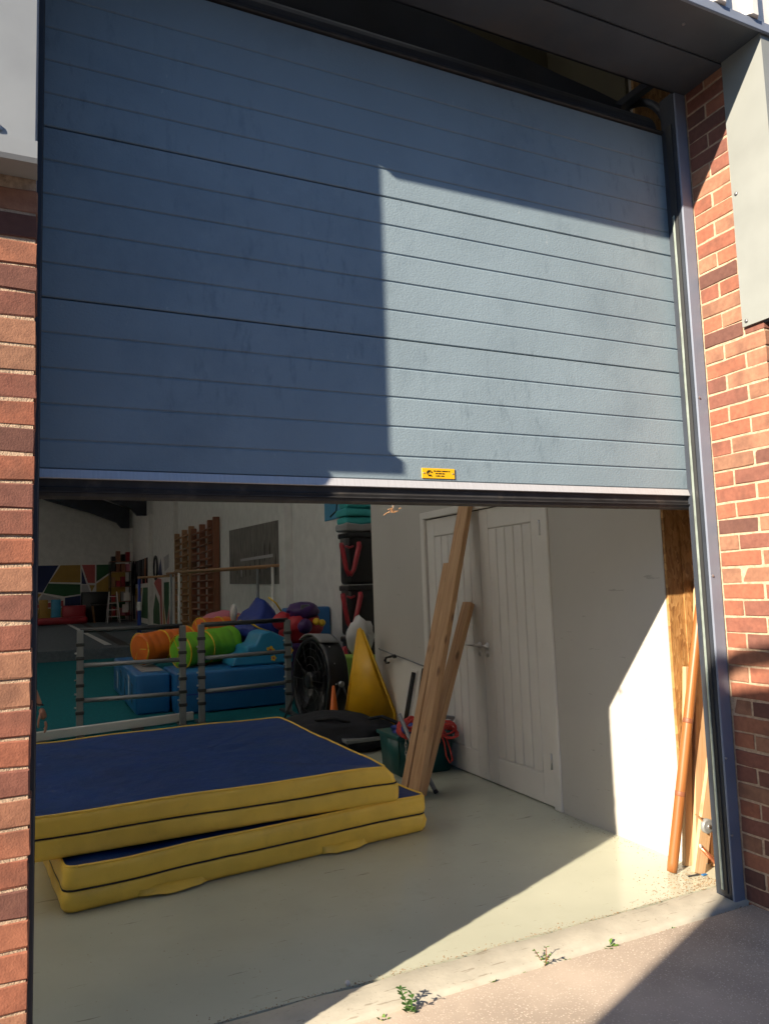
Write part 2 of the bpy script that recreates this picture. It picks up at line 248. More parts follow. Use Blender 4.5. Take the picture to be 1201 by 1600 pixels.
def tube(bm, pts, r, n=8, caps=True):
    pts = [Vector(p) for p in pts]; rs = r if isinstance(r, (list, tuple)) else [r] * len(pts); rings = []; u = None
    for i, p in enumerate(pts):
        d = (pts[min(i + 1, len(pts) - 1)] - pts[max(i - 1, 0)]).normalized()
        if u is None: u, v = ortho(d)
        else:
            u = (u - d * u.dot(d)).normalized(); v = d.cross(u)
        rings.append([bm.verts.new(p + (u * math.cos(2 * math.pi * k / n) + v * math.sin(2 * math.pi * k / n)) * rs[i]) for k in range(n)])
    for a, b in zip(rings, rings[1:]):
        for k in range(n): bm.faces.new((a[k], a[(k + 1) % n], b[(k + 1) % n], b[k]))
    if caps: bm.faces.new(rings[0][::-1]); bm.faces.new(rings[-1])
    return bm
def lathe(bm, c, axis, prof, n=24):
    """prof: (distance along axis, radius)"""
    c = Vector(c); ax = Vector(axis).normalized(); u, v = ortho(ax); rings = []
    for t, r in prof: rings.append([bm.verts.new(c + ax * t + (u * math.cos(2 * math.pi * k / n) + v * math.sin(2 * math.pi * k / n)) * max(r, 1e-4)) for k in range(n)])
    for a, b in zip(rings, rings[1:]):
        for k in range(n): bm.faces.new((a[k], a[(k + 1) % n], b[(k + 1) % n], b[k]))
    bm.faces.new(rings[0][::-1]); bm.faces.new(rings[-1]); return bm
def blob(bm, c, rad, seed=0, amp=.12, sub=3, freq=2.):
    r = bmesh.ops.create_icosphere(bm, subdivisions=sub, radius=1)
    for v in r['verts']:
        d = v.co.normalized(); k = 1 + amp * noise.noise(d * freq + Vector((seed * 3.1, seed, 0)))
        v.co = Vector([c[i] + d[i] * rad[i] * k for i in range(3)])
    return bm
def plank(name, p0, p1, w, t, mat, parent, face=(0, -1, 0), bev=.003):
    """board from p0 to p1, width w across, thickness t along `face`; local z is its length"""
    p0, p1 = Vector(p0), Vector(p1); z = (p1 - p0).normalized(); y = Vector(face); y = (y - z * y.dot(z)).normalized(); x = y.cross(z)
    bm = box(B(), (-w / 2, -t / 2, 0), (w / 2, t / 2, (p1 - p0).length), bev)
    mw = Matrix(((x.x, y.x, z.x, p0.x), (x.y, y.y, z.y, p0.y), (x.z, y.z, z.z, p0.z), (0, 0, 0, 1)))
    o = obj(name, bm, mat, None); o.matrix_world = mw
    if parent is not None:
        o.parent = parent; w_ = WORLD.get(parent.name)
        o.matrix_parent_inverse = Matrix.Translation(-w_) if w_ is not None else parent.matrix_world.inverted()
        o.matrix_basis = mw
    return o
def roundbox(bm, a, b, r, seg=3): return box(bm, a, b, r, seg)
def sub(o, levels=2):
    md = o.modifiers.new('s', 'SUBSURF'); md.levels = levels; md.render_levels = levels
    for p in o.data.polygons: p.use_smooth = True
    return o

# ================================================================ THE SETTING
bm = B(); v = [bm.verts.new(p) for p in ((-600, -600, -.045), (600, -600, -.045), (600, 600, -.045), (-600, 600, -.045))]; bm.faces.new(v)
tag(obj('ground', bm, 'asphalt'), kind='structure')
tag(boxo('pavement', (-30, -1.9, -.2), (30, .31, -.020), 'aggregate', None, .01), kind='structure')
HX0, HX1, HY1 = -8.0, 4.0, 34.6
tag(boxo('floor', (HX0, .49, -.12), (HX1 + .1, HY1, 0), 'floor_paint'), kind='structure')
# threshold strip: uneven pale concrete kerb between paving and floor
bm = B(); n = 60; rows = []
for i in range(n + 1):
    x = -.1 + 3.15 * i / n; j = .012 * noise.noise(Vector((x * 4, 0, 0))) + .006 * noise.noise(Vector((x * 17, 3, 0)))
    lo = .295 + j + .02 * (x / 3); hi = .485 + .014 * noise.noise(Vector((x * 5, 7, 0)))
    rows.append([bm.verts.new(p) for p in ((x, lo - .004, -.05), (x, lo, -.014), (x, lo + .02, -.006), (x, hi - .012, .002), (x, hi, -.006), (x, hi + .006, -.05))])
for a, b in zip(rows, rows[1:]):
    for k in range(5): bm.faces.new((a[k], a[k + 1], b[k + 1], b[k]))
tag(obj('threshold', bm, 'strip_paint', smooth=True), kind='structure')

# ---------------------------------------------------------------- brick piers
def brick_meshes():
    out = []
    for k in range(7):
        bm = box(B(), (-.1075, -.05125, -.0325), (.1075, .05125, .0325), .0026, 1)
        bmesh.ops.bisect_plane(bm, geom=list(bm.verts) + list(bm.edges) + list(bm.faces), plane_co=(-.04, 0, 0), plane_no=(1, 0, 0)); bmesh.ops.bisect_plane(bm, geom=list(bm.verts) + list(bm.edges) + list(bm.faces), plane_co=(.035, 0, 0), plane_no=(1, 0, 0))
        bmesh.ops.triangulate(bm, faces=list(bm.faces))
        for v in bm.verts: v.co += Vector((random.uniform(-1, 1) * .0016, random.uniform(-1, 1) * .0012, random.uniform(-1, 1) * .002))
        me = bpy.data.meshes.new('brick'); bmesh.ops.recalc_face_normals(bm, faces=bm.faces); bm.to_mesh(me); bm.free(); me.materials.append(MATS['brick']); out.append(me)
    return out
BR = brick_meshes()
def brick(parent, x0, x1, y0, y1, zc):
    o = bpy.data.objects.new('brick', random.choice(BR)); COL.objects.link(o)
    lx, ly = x1 - x0, y1 - y0
    if lx >= ly: o.scale = (lx / .215, ly / .1025, 1); rz = 0
    else: o.scale = (ly / .215, lx / .1025, 1); rz = math.pi / 2
    o.rotation_euler = (random.gauss(0, .006), random.gauss(0, .005), rz + random.gauss(0, .006) + random.choice((0, math.pi)))
    o.location = ((x0 + x1) / 2 + random.gauss(0, .0012), (y0 + y1) / 2 + random.gauss(0, .0012), zc + random.gauss(0, .001))
    setparent(o, parent); return o
# left pier: facade face y = 0, corner at x = 0
lp = thing('brick_pier', (-.5, .1, -.03), 'sunlit red brick pier on the left side of the doorway', 'pier')
boxo('mortar', (-1.35, .0045, -.1), (-.0045, .30, 2.62), 'mortar', lp)
k = 0; z = 2.3652 + .0375 + .075 * 2
while z > -.06:
    if k % 2 == 0: brick(lp, -.215, 0, 0, .1025, z); x = -.225
    else: brick(lp, -.1025, 0, 0, .215, z); x = -.1125
    while x > -1.2: brick(lp, x - .215, x, 0, .1025, z); x -= .225
    z -= .075; k += 1
# right pier: reveal face x = 2.93, corner at y = 0
rp = thing('brick_pier', (3.1, .15, -.03), 'red brick pier on the right beside the grey door frame', 'pier')
boxo('mortar', (2.9335, .0045, -.1), (4.3, .40, 3.86), 'mortar', rp)
z = 2.611 + .0375 + .075 * 16; k = 0
while z > -.06:
    up = z > 2.62
    if k % 2 == 0:
        brick(rp, 2.93, 3.0325, .225, .3275, z)
        brick(rp, 2.93, 3.0325, 0, .215, z); x = 3.0425
    else:
        brick(rp, 2.93, 3.0325, .1125, .3275, z)
        brick(rp, 2.93, 3.145, 0, .1025, z); x = 3.155
    while x < 3.75 and not up: brick(rp, x, x + .215, 0, .1025, z); x += .225
    z -= .075; k += 1
# the rest of the facade: brick low down, cladding above
tag(boxo('facade_wall', (-14, .002, -.1), (-1.345, .30, 2.62), 'brick_far'), 'plain stretch of brick front wall beyond the left brick pier', 'wall')
tag(boxo('facade_wall', (4.29, .002, -.1), (9, .30, 2.62), 'brick_far'), 'plain stretch of brick front wall beyond the right brick pier', 'wall')

# ---------------------------------------------------------------- cladding and door head
cl = thing('cladding_panel', (-.5, -.1, 2.6), 'smooth pale grey cladding panel above the left brick pier', 'panel')
boxo('sheet', (-14, -.105, 2.64), (-.004, .30, 5.6), 'panel_pale', cl, .004)
bm = poly(B(), ((-14, -.105, 2.665), (-14, -.128, 2.66), (-14, -.128, 2.612), (-14, -.122, 2.600), (-14, .0, 2.618), (-14, .0, 2.665)), (13.998, 0, 0)); obj('drip_trim', bm, 'panel_pale', cl)
bm = B()
for x in (-.096, -.9, -1.7): lathe(bm, (x, -.106, 2.688), (0, -1, 0), ((0, .010), (.003, .010), (.006, .005)), 10)
obj('screw', bm, 'screw', cl)
cr_ = thing('jamb_panel', (2.93, 0, 2.57), 'pale grey sheet metal jamb panel above the right brick pier', 'panel')
bm = poly(B(), ((2.915, -.115, 2.572), (2.915, .098, 2.572), (2.915, .098, 3.88), (2.915, -.115, 3.88)), (.012, 0, 0)); obj('sheet', bm, 'panel_grey', cr_)
boxo('front_sheet', (2.9275, -.115, 2.60), (9, -.100, 3.90), 'panel_grey', cr_)
boxo('drip_trim', (2.93, -.125, 2.565), (9, .0, 2.60), 'dark_metal', cr_)
for yy, zz in ((.075, 3.20), (.075, 2.595), (-.09, 2.595)):
    obj('screw', lathe(B(), (2.915, yy, zz), (-1, 0, 0), ((0, .009), (.003, .009), (.006, .004)), 10), 'screw', cr_, True)
hd = thing('door_head', (1.5, .1, 3.84), 'dark sheet metal soffit over the garage doorway', 'soffit')
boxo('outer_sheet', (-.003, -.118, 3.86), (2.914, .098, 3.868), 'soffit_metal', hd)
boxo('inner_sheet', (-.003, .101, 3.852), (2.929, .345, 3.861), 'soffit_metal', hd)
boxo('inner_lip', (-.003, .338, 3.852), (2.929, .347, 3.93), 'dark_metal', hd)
boxo('drip_flashing', (-.0035, -.133, 3.853), (9, -.119, 3.900), 'frame_grey', hd, .003)
for x, y in ((2.55, -.02), (1.6, -.02), (.6, -.02)): obj('screw', lathe(B(), (x, y, 3.86), (0, 0, -1), ((0, .008), (.004, .006)), 10), 'screw', hd)
up = thing('ribbed_cladding', (1.5, -.12, 3.9), 'white ribbed wall cladding above the door head', 'cladding')
x = -14.
while x < 9:
    bm = poly(B(), ((x, -.118, 3.902), (x + .03, -.150, 3.902), (x + .065, -.150, 3.902), (x + .095, -.118, 3.902)), (0, 0, 1.7)) if x > -.3 else None
    if bm: obj('rib', bm, 'clad_white', up)
    x += .20
boxo('backing', (-.003, -.117, 3.902), (9, .30, 5.6), 'clad_white', up)

# ---------------------------------------------------------------- steel frame and guides
fr = thing('door_frame', (2.9, .36, 0), 'grey steel door frame upright beside the right brick pier', 'frame')
boxo('face', (2.859, .332, -.02), (2.9285, .344, 3.852), 'frame_grey', fr, .003)
boxo('return_leg', (2.859, .3445, -.02), (2.868, .43, 3.86), 'dark_metal', fr)
boxo('guide_channel', (2.853, .362, .02), (2.8585, .40, 3.70), 'steel_dark', fr)
bm = B(); rows = []
for i in range(90):
    zz = .03 + 3.2 * i / 89; j = .0015 * noise.noise(Vector((zz * 6, 2, 1)))
    rows.append([bm.verts.new(p) for p in ((2.8465 + j, .382, zz), (2.849 + j, .379, zz), (2.8525, .380, zz), (2.8525, .395, zz))])
for a, b in zip(rows, rows[1:]):
    for q in range(3): bm.faces.new((a[q], a[q + 1], b[q + 1], b[q]))
obj('weather_strip', bm, 'seal_green', fr)
for zz in (.28, .62, 1.45, 2.3): obj('bolt', lathe(B(), (2.870, .3318, zz), (0, -1, 0), ((0, .006), (.004, .006), (.006, .003)), 8), 'silver', fr)
fl = thing('door_frame', (0, .36, 0), 'dark steel door frame edge beside the left brick pier', 'frame')
boxo('face', (-.05, .318, -.02), (.012, .328, 3.86), 'dark_metal', fl, .002)
boxo('return_leg', (-.05, .3285, -.02), (-.04, .43, 3.86), 'dark_metal', fl)
boxo('guide_channel', (-.039, .34, .02), (.014, .395, 3.70), 'steel_dark', fl)
boxo('jamb_fill', (-.30, .3005, -.1), (-.052, .45, 3.86), 'mortar', fl)

# ---------------------------------------------------------------- the sectional door
DY = .43; RIB = .120; ZJ = 2.4439
gd = thing('sectional_door', (1.45, DY, 1.77), 'slate blue ribbed sectional garage door raised halfway', 'garage door')
def section(z0, z1, grooves):
    """front skin with V grooves, 40 mm thick"""
    pr = [(z0 + .002, DY + .004), (z0 + .005, DY)]
    for g in grooves: pr += [(g - .006, DY), (g - .002, DY + .0042), (g + .0012, DY + .0042), (g + .005, DY)]
    pr += [(z1 - .005, DY), (z1 - .002, DY + .004)]
    pr += [(z1 - .002, DY + .04), (z0 + .002, DY + .04)]
    return poly(B(), [(-.02, y, z) for z, y in pr], (2.94, 0, 0))
joints = [1.866, ZJ - 0.0, ZJ + 5 * RIB, ZJ + 10 * RIB + .04]
obj('door_section', section(1.868, ZJ, [ZJ - RIB * q for q in (4, 3, 2, 1)]), 'door_skin', gd)
obj('door_section', section(ZJ, ZJ + 5 * RIB, [ZJ + RIB * q for q in (1, 2, 3, 4)]), 'door_skin', gd)
obj('door_section', section(ZJ + 5 * RIB, 3.683, [ZJ + 5 * RIB + RIB * q for q in (1, 2, 3, 4)]), 'door_skin', gd)
obj('bottom_trim', poly(B(), [(-.018, y, z) for y, z in ((DY - .003, 1.8675), (DY - .014, 1.838), (DY - .012, 1.836), (DY + .041, 1.836), (DY + .041, 1.8675))], (2.936, 0, 0)), 'aluminium', gd)
bm = poly(B(), [(-.02, y, z) for y, z in ((DY + .0, 1.8355), (DY + .004, 1.812), (DY - .002, 1.808), (DY + .002, 1.798), (DY - .004, 1.790), (DY + .0, 1.780), (DY + .012, 1.770), (DY + .03, 1.772), (DY + .04, 1.80), (DY + .04, 1.8355))], (2.94, 0, 0))
obj('rubber_seal', bm, 'rubber', gd)
bm = box(B(), (-.02, DY - .010, 1.7925), (2.91, DY - .0045, 1.7965), .001); obj('seal_bead', bm, 'rubber', gd)
boxo('top_seal', (-.02, DY - .012, 3.684), (2.92, DY + .03, 3.698), 'rubber', gd, .003)
# top of the door bending back into its track
prof = [(DY + .012 + .16 * (1 - math.cos(i / 8 * R(85))), 3.699 + .155 * math.sin(i / 8 * R(85))) for i in range(9)] + [(DY + .9, 3.90)]
inner = [(y + .030, z - .012) for y, z in prof[:-1]] + [(DY + .9, 3.86)]
bm = poly(B(), [(-.02, y, z) for y, z in prof + inner[::-1]], (2.86, 0, 0)); obj('curved_section', bm, 'dark_metal', gd)
obj('roll_cover', poly(B(), [(x, .62, z) for x, z in ((-.02, 3.74), (-.02, 4.32), (1.476, 4.14), (2.394, 4.008), (2.62, 3.985), (2.80, 3.955), (2.895, 3.90), (2.895, 3.74))], (0, .03, 0)), 'dark_metal', gd)
tr = []
for i in range(9):
    a = i / 8 * R(80); tr.append((2.905, DY - .01 + .34 * (1 - math.cos(a)), 3.66 + .36 * math.sin(a)))
obj('curved_track', tube(B(), tr, .022, 6), 'dark_metal', gd, True)
# stickers and flecks on the door
lb = thing('maker_plate', (1.50, DY, 1.90), 'small yellow printed plate at the foot of the garage door', 'plate')
boxo('plate', (1.452, DY - .004, 1.876), (1.632, DY - .0005, 1.925), 'label_yellow', lb, .0012)
bm = B(); tube(bm, [(1.492 + .014 * math.cos(t * .5236), DY - .0046, 1.903 + .011 * math.sin(t * .5236)) for t in range(11)], .0016, 5)
tube(bm, [(1.492 + .007 * math.cos(t * .7), DY - .0046, 1.904 + .005 * math.sin(t * .7)) for t in range(7)], .0014, 5); tube(bm, [(1.486, DY - .0046, 1.889), (1.504, DY - .0046, 1.888)], .0018, 5); obj('emblem', bm, 'ink', lb)
bm = B()
for row, (z0, x0, words) in enumerate(((1.912, 1.516, (4, 8, 1, 10, 3)), (1.9005, 1.526, (4, 6, 5)), (1.889, 1.526, (1, 5, 1, 6)))):
    x = x0
    for w_ in words:
        for c_ in range(w_):
            hh = random.choice((.0055, .0055, .0045)); box(bm, (x, DY - .0047, z0 - .003), (x + .0021, DY - .0041, z0 - .003 + hh)); x += .0030
        x += .0028
obj('lettering', bm, 'ink', lb)
for x in (1.463, 1.621): obj('rivet', lathe(B(), (x, DY - .004, 1.901), (0, -1, 0), ((0, .004), (.002, .003)), 8), 'silver', lb)

PX0 = 1.4095
for o in lb.children:
    for v in o.data.vertices: v.co.x = PX0 + (v.co.x - 1.452) * .845; v.co.z = 1.900 + (v.co.z - 1.9005) * .86
lb_children = None
# ---------------------------------------------------------------- inside of the front wall, partition, hall shell
tag(boxo('front_wall', (-.62, 1.45, 3.95), (.899, 1.50, 5.6), 'dark_metal'), 'dark coloured inner wall above the door head', 'wall')
tag(boxo('front_wall', (HX0, .302, -.1), (-.32, .46, 5.6), 'hall_block'), 'inner face of the front wall left of the doorway', 'wall')
bm = box(B(), (.9, 1.449, 3.7), (2.994, 1.47, 5.4)); box(bm, (2.995, .79, 3.6), (3.0185, 1.47, 5.4)); tag(obj('head_panel', bm, 'yellow_wall'), 'dull yellowish board in the top right corner behind the frame', 'panel')
br = thing('track_bracket', (2.72, .50, 3.9), 'dark diagonal track bracket in the top right corner', 'bracket')
obj('strut', tube(B(), [(2.74, .60, 3.90), (3.0, .60, 4.12)], .030, 4), 'dark_metal', br); boxo('foot_plate', (2.62, .60, 3.87), (2.74, .64, 3.895), 'dark_metal', br)
tag(boxo('nook_wall', (3.36, .401, -.1), (3.44, .795, 5.5), 'wall_white'), 'hidden return wall beside the leaning boards', 'wall')
# partition on the right with the double doors
PW = 3.02; YE = .775
pa = thing('partition_wall', (PW, 2.6, 0), 'white painted partition wall with double doors on the right', 'wall')
def wallpiece(y0, y1, z0, z1):
    return boxo('wall_panel', (PW, y0, z0), (PW + .11, y1, z1), 'wall_white', pa)
wallpiece(YE, 1.738, -.02, 5.5); wallpiece(3.50, 4.56, -.02, 5.5); wallpiece(1.7385, 3.4995, 2.06, 5.5)
bm = B(); box(bm, (PW - .014, 1.738, 0), (PW + .02, 1.812, 2.06), .006); obj('architrave', bm, 'gloss_white', pa)
bm = B(); box(bm, (PW - .014, 3.432, 0), (PW + .02, 3.50, 2.06), .006); obj('architrave', bm, 'gloss_white', pa)
bm = B(); box(bm, (PW - .015, 1.738, 2.003), (PW + .02, 3.50, 2.062), .006); obj('architrave', bm, 'gloss_white', pa)
boxo('door_lining', (PW + .055, 1.80, -.01), (PW + .10, 3.44, 2.05), 'dark_metal', pa)
dd = thing('double_door', (PW, 2.6, 0), 'pair of white grooved panel doors in the partition wall', 'door')
def leaf(y0, y1, p0, p1, handle_y, hs):
    lf = boxo('door_leaf', (PW + .022, y0, .008), (PW + .05, y1, 1.995), 'gloss_white', dd, .002)
    # stiles and rails proud of a boarded field
    X0, X1 = PW + .012, PW + .0225
    boxo('stile', (X0, y0, .008), (X1, p0, 1.995), 'gloss_white', lf, .003); boxo('stile', (X0, p1, .008), (X1, y1, 1.995), 'gloss_white', lf, .003)
    boxo('rail', (X0, p0 + .0005, .008), (X1, p1 - .0005, .195), 'gloss_white', lf, .003); boxo('rail', (X0, p0 + .0005, 1.850), (X1, p1 - .0005, 1.995), 'gloss_white', lf, .003)
    nb = 5; w_ = (p1 - p0) / nb
    for q in range(nb): boxo('board', (X0 + .001, p0 + q * w_ + .0025, .201), (X1, p0 + (q + 1) * w_ - .0025, 1.844), 'gloss_white', lf, .0075)
    h = obj('handle', lathe(B(), (X0, handle_y, .985), (-1, 0, 0), ((0, .026), (.007, .025), (.010, .012), (.045, .010)), 16), 'silver', dd, True)
    obj('lever', tube(B(), [(X0 - .045, handle_y, .985), (X0 - .048, handle_y + hs * .05, .986), (X0 - .044, handle_y + hs * .12, .982)], [.010, .009, .007], 8), 'silver', h, True)
    obj('escutcheon', lathe(B(), (X0, handle_y, .925), (-1, 0, 0), ((0, .022), (.005, .020)), 14), 'silver', h, True)
leaf(1.815, 2.596, 1.945, 2.478, 2.552, -.6); leaf(2.602, 3.428, 2.735, 3.30, 2.655, 1)
for zz in (.25, 1.75):
    obj('hinge', tube(B(), [(PW - .016, 1.8135, zz), (PW - .016, 1.8135, zz + .1)], .007, 8), 'silver', dd, True)
# osb end panel beside the partition
tag(boxo('osb_panel', (PW + .112, YE - .02, -.01), (3.359, YE, 5.4), 'osb'), 'bare chipboard sheet beside the end of the white partition', 'board')
boxo('wall_end', (PW + .004, YE - .015, -.01), (PW + .1115, YE - .0005, 5.4), 'osb', pa)
tag(boxo('store_wall', (PW + .111, 4.45, -.02), (HX1, 4.559, 5.4), 'hall_block'), 'plain wall closing the store room behind the partition', 'wall')
# hall
tag(boxo('side_wall', (HX1, .45, -.1), (HX1 + .15, HY1, 6.2), 'hall_block'), 'long white side wall of the hall with the climbing bars', 'wall')
tag(boxo('end_wall', (HX0, HY1, -.1), (HX1 + .15, HY1 + .15, 8.5), 'hall_block'), 'white end wall at the far end of the hall', 'wall')
tag(boxo('side_wall', (HX0 - .15, .3, -.1), (HX0, HY1, 6.2), 'hall_block'), 'left side wall of the hall out of sight', 'wall')
RZ = lambda x: 5.25 + (.34 * (HX1 - x) if x > -2 else .34 * 6 - .34 * (-2 - x))
rf = thing('roof', (-2, 17, 5.25), 'pitched roof over the hall', 'roof')
def slope(x0, x1, y0, y1, name, mat):
    t = .1; return obj(name, poly(B(), ((x0, y0, RZ(x0)), (x1, y0, RZ(x1)), (x1, y0, RZ(x1) + t), (x0, y0, RZ(x0) + t)), (0, y1 - y0, 0)), mat, rf)
def lit_slope(xa, xb, lights, name='roof_slope'):
    yy = .2
    for y0, y1 in lights:
        slope(xa, xb, yy, y0, 'roof_slope', 'hall_block'); slope(xa, xb, y0, y1, 'rooflight', 'rooflight'); yy = y1
    slope(xa, xb, yy, HY1 + .3, 'roof_slope', 'hall_block')
slope(HX0 - .3, -6.6, .2, HY1 + .3, 'roof_slope', 'hall_block'); slope(-3.0, -2, .2, HY1 + .3, 'roof_slope', 'hall_block')
lit_slope(-6.6, -3.0, ((1.0, 5.4), (7.5, 9.2), (14, 15.4), (21, 22.4), (27.5, 29.2)))
slope(-2, -1.0, .2, HY1 + .3, 'roof_slope', 'hall_block'); slope(2.4, HX1 + .3, .2, HY1 + .3, 'roof_slope', 'hall_block')
lit_slope(-1.0, 2.4, ((.9, 6.6), (9, 10), (15, 15.8), (22, 22.8), (28, 28.9)))
bm = poly(B(), ((HX0, .31, 5.5), (-2, .31, 5.5), (HX1, .31, 5.5), (HX1, .31, RZ(HX1)), (-2, .31, RZ(-2)), (HX0, .31, RZ(HX0))), (0, .13, 0)); tag(obj('gable_wall', bm, 'hall_block'), 'upper gable of the front wall inside the hall', 'wall')
for yy, lab in ((33.4, 'dark haunched roof rafter nearest the far end wall'), (27.6, 'dark haunched roof rafter above the side wall hoops')):
    bm = poly(B(), ((3.86, yy, 4.42), (3.50, yy, 4.42), (3.3, yy, 4.66), (2.2, yy, 5.10), (.4, yy, 5.62), (-2, yy, 6.75), (-2, yy, 7.25), (3.86, yy, 5.29)), (0, .22, 0)); tag(obj('rafter', bm, 'dark_metal'), lab, 'rafter', 'rafters across the hall')
for y0, lab in ((33.4, 'white wall column in the far hall corner'), (27.0, 'white wall column between the two side wall murals'), (21.5, 'white wall column left of the climbing bars'), (10.1, 'white wall column right of the grey board')):
    tag(boxo('wall_column', (3.86, y0, 0), (3.999, y0 + .35, 4.415 if y0 > 26 else 5.2), 'hall_block', None, .006), lab, 'column', 'columns on the side wall')
# gym floors
tag(boxo('gym_carpet', (HX0 + .01, 5.55, -.02), (HX1 - .001, 16.0, .012), 'carpet_teal'), kind='structure')
pf = tag(boxo('sprung_floor', (HX0 + .01, 16.001, -.02), (HX1 - .001, HY1 - .01, .25), 'carpet_grey', None, .01), kind='structure')
bm = poly(B(), ((1.52, 17, .254), (1.68, 17, .254), (1.33, 32.6, .254), (1.20, 32.6, .254)), (0, 0, .003)); obj('white_line', bm, 'line_white', pf)
bm = poly(B(), ((1.80, 16.6, .254), (2.06, 16.6, .254), (1.95, 34, .254), (1.75, 34, .254)), (0, 0, .003)); obj('black_line', bm, 'line_black', pf)

# ================================================================ THINGS IN THE DOORWAY
def make_mat(name, label, cx, cy, w, d, ang, z0, h, seed, slump=0.):
    """crash mat: yellow side band, black zip at mid height, blue top, soft uneven outline"""
    t = thing(name, (cx, cy, z0), label, 'crash mat', 'stacked crash mats'); mw = Matrix.Translation((cx, cy, z0)) @ Matrix.Rotation(ang, 4, 'Z'); mwi = mw.inverted()
    N_ = 34; per = []
    hw, hd, r = w / 2, d / 2, .05
    def side(a, b, n): return [(a[0] + (b[0] - a[0]) * i / n, a[1] + (b[1] - a[1]) * i / n) for i in range(n)]
    cs = [(-hw + r, -hd), (hw - r, -hd), (hw, -hd + r), (hw, hd - r), (hw - r, hd), (-hw + r, hd), (-hw, hd - r), (-hw, -hd + r)]
    for i in range(8): per += side(cs[i], cs[(i + 1) % 8], N_ if i % 2 == 0 else 4)
    # push corner chamfers out to arcs
    pp = []
    for x, y in per:
        ax, ay = abs(x) - (hw - r), abs(y) - (hd - r)
        if ax > 0 and ay > 0:
            l = math.hypot(ax, ay); x = math.copysign(hw - r + ax / l * r, x); y = math.copysign(hd - r + ay / l * r, y)
        pp.append((x, y))
    def ring(bm, z, inset, amp):
        out = []
        for x, y in pp:
            nx, ny = x / hw, y / hd; q = Vector((x * 3.2, y * 3.2, seed + z * 7)); wv = amp * noise.noise(q) + amp * .7 * noise.noise(q * 3.1)
            # creases down the front band
            cr = amp * 2.6 * max(0, noise.noise(Vector((x * 7, y * 7, seed * 3)))) ** 2
            s_ = 1 - (inset - wv + cr) / max(hw, hd)
            sl = slump * max(0, nx) ** 6 * max(0, (z / h - .45) / .55)
            zz = z + (.012 * noise.noise(Vector((x * 2, y * 2, seed + 9))) if z > .03 else .003 * max(0, noise.noise(Vector((x * 3, y * 3, seed)))))
            out.append(bm.verts.new(mw @ Vector((x * s_ - sl, y * s_, zz - sl * .12))))
        return out
    def strip(bm, rs):
        for a, b in zip(rs, rs[1:]):
            for k in range(len(a)): bm.faces.new((a[k], a[(k + 1) % len(a)], b[(k + 1) % len(a)], b[k]))
    bm = B(); rs = [ring(bm, 0, .03, .003), ring(bm, .004, .008, .004), ring(bm, .016, .0, .006), ring(bm, h * .15, -.002, .012), ring(bm, h * .30, -.004, .015), ring(bm, h * .42, -.001, .010), ring(bm, h * .478, .001, .005), ring(bm, h * .487, .006, .005)]
    strip(bm, rs); bm.faces.new(rs[0][::-1]); obj('lower_band', bm, 'vinyl_yellow', t, True)
    bm = B(); rs = [ring(bm, h * .527, .006, .005), ring(bm, h * .536, .001, .005), ring(bm, h * .62, -.002, .012), ring(bm, h * .75, -.004, .016), ring(bm, h * .88, -.002, .016), ring(bm, h * .965, .002, .012), ring(bm, h * .988, .006, .007), ring(bm, h * .998, .016, .006)]
    strip(bm, rs); obj('upper_band', bm, 'vinyl_yellow', t, True)
    bm = B(); rs = [ring(bm, h * .484, .006, .005), ring(bm, h * .492, .0005, .005), ring(bm, h * .522, .0005, .005), ring(bm, h * .53, .006, .005)]; strip(bm, rs); obj('zip', bm, 'zip', t, True)
    bm = B(); rg = ring(bm, h * .998, .010, .006); pts = [v.co.copy() + Vector((0, 0, .002)) for v in rg]; bm.free(); obj('piping', tube(B(), pts + [pts[0]], .0065, 6), 'vinyl_yellow', t, True)
    bm = B(); rg = ring(bm, h * .998, .0155, .006); rs = [rg]
    for f_ in (.93, .8, .6, .4, .2):
        nr = []
        for v in rg:
            q = mwi @ v.co; w3 = Vector((q.x * f_, q.y * f_, q.z + .010 * noise.noise(Vector((q.x * 2 * f_, q.y * 2 * f_, seed + 4))) - .012 * (1 - f_)))
            nr.append(bm.verts.new(mw @ w3))
        rs.append(nr)
    strip(bm, rs); bm.faces.new(rs[-1]); obj('top_cover', bm, 'vinyl_blue', t, True)
    return t
a1 = math.atan2(.205, 1.98)
c1 = Vector((.14, 1.665)) + Vector((math.cos(a1), math.sin(a1))) * 1.0 + Vector((-math.sin(a1), math.cos(a1))) * 1.0
make_mat('crash_mat', 'lower blue and yellow crash mat lying on the floor', c1.x, c1.y, 2.0, 2.0, a1, .002, .205, 3.3)
LM = bpy.data.objects['crash_mat']
for fx, w_, l_ in ((.50, .17, .05), (1.45, .14, .045)):
    p_ = Vector((.14, 1.665, 0)) + Vector((math.cos(a1), math.sin(a1), 0)) * fx; bm = B(); rows = []
    for i in range(9):
        q = i / 8 - .5; k_ = max(0, 1 - (2 * q) ** 2) * l_; b_ = p_ + Vector((math.cos(a1), math.sin(a1), 0)) * q * w_ * 2
        rows.append([bm.verts.new(b_ + Vector((math.sin(a1), -math.cos(a1), 0)) * (d_ * k_ - .004) + Vector((0, 0, zf + .006 * noise.noise(Vector((i, d_, fx)))))) for d_, zf in ((0, .045), (.3, .026), (.65, .014), (1, .010))])
    for a, b in zip(rows, rows[1:]):
        for j in range(3): bm.faces.new((a[j], a[j + 1], b[j + 1], b[j]))
    o = obj('loose_flap', bm, 'vinyl_yellow', LM, True); md = o.modifiers.new('t', 'SOLIDIFY'); md.thickness = .003
make_mat('crash_mat', 'upper blue and yellow crash mat stacked on the other', .925, 2.805, 2.0, 2.0, R(.8), .214, .205, 8.1, .075)

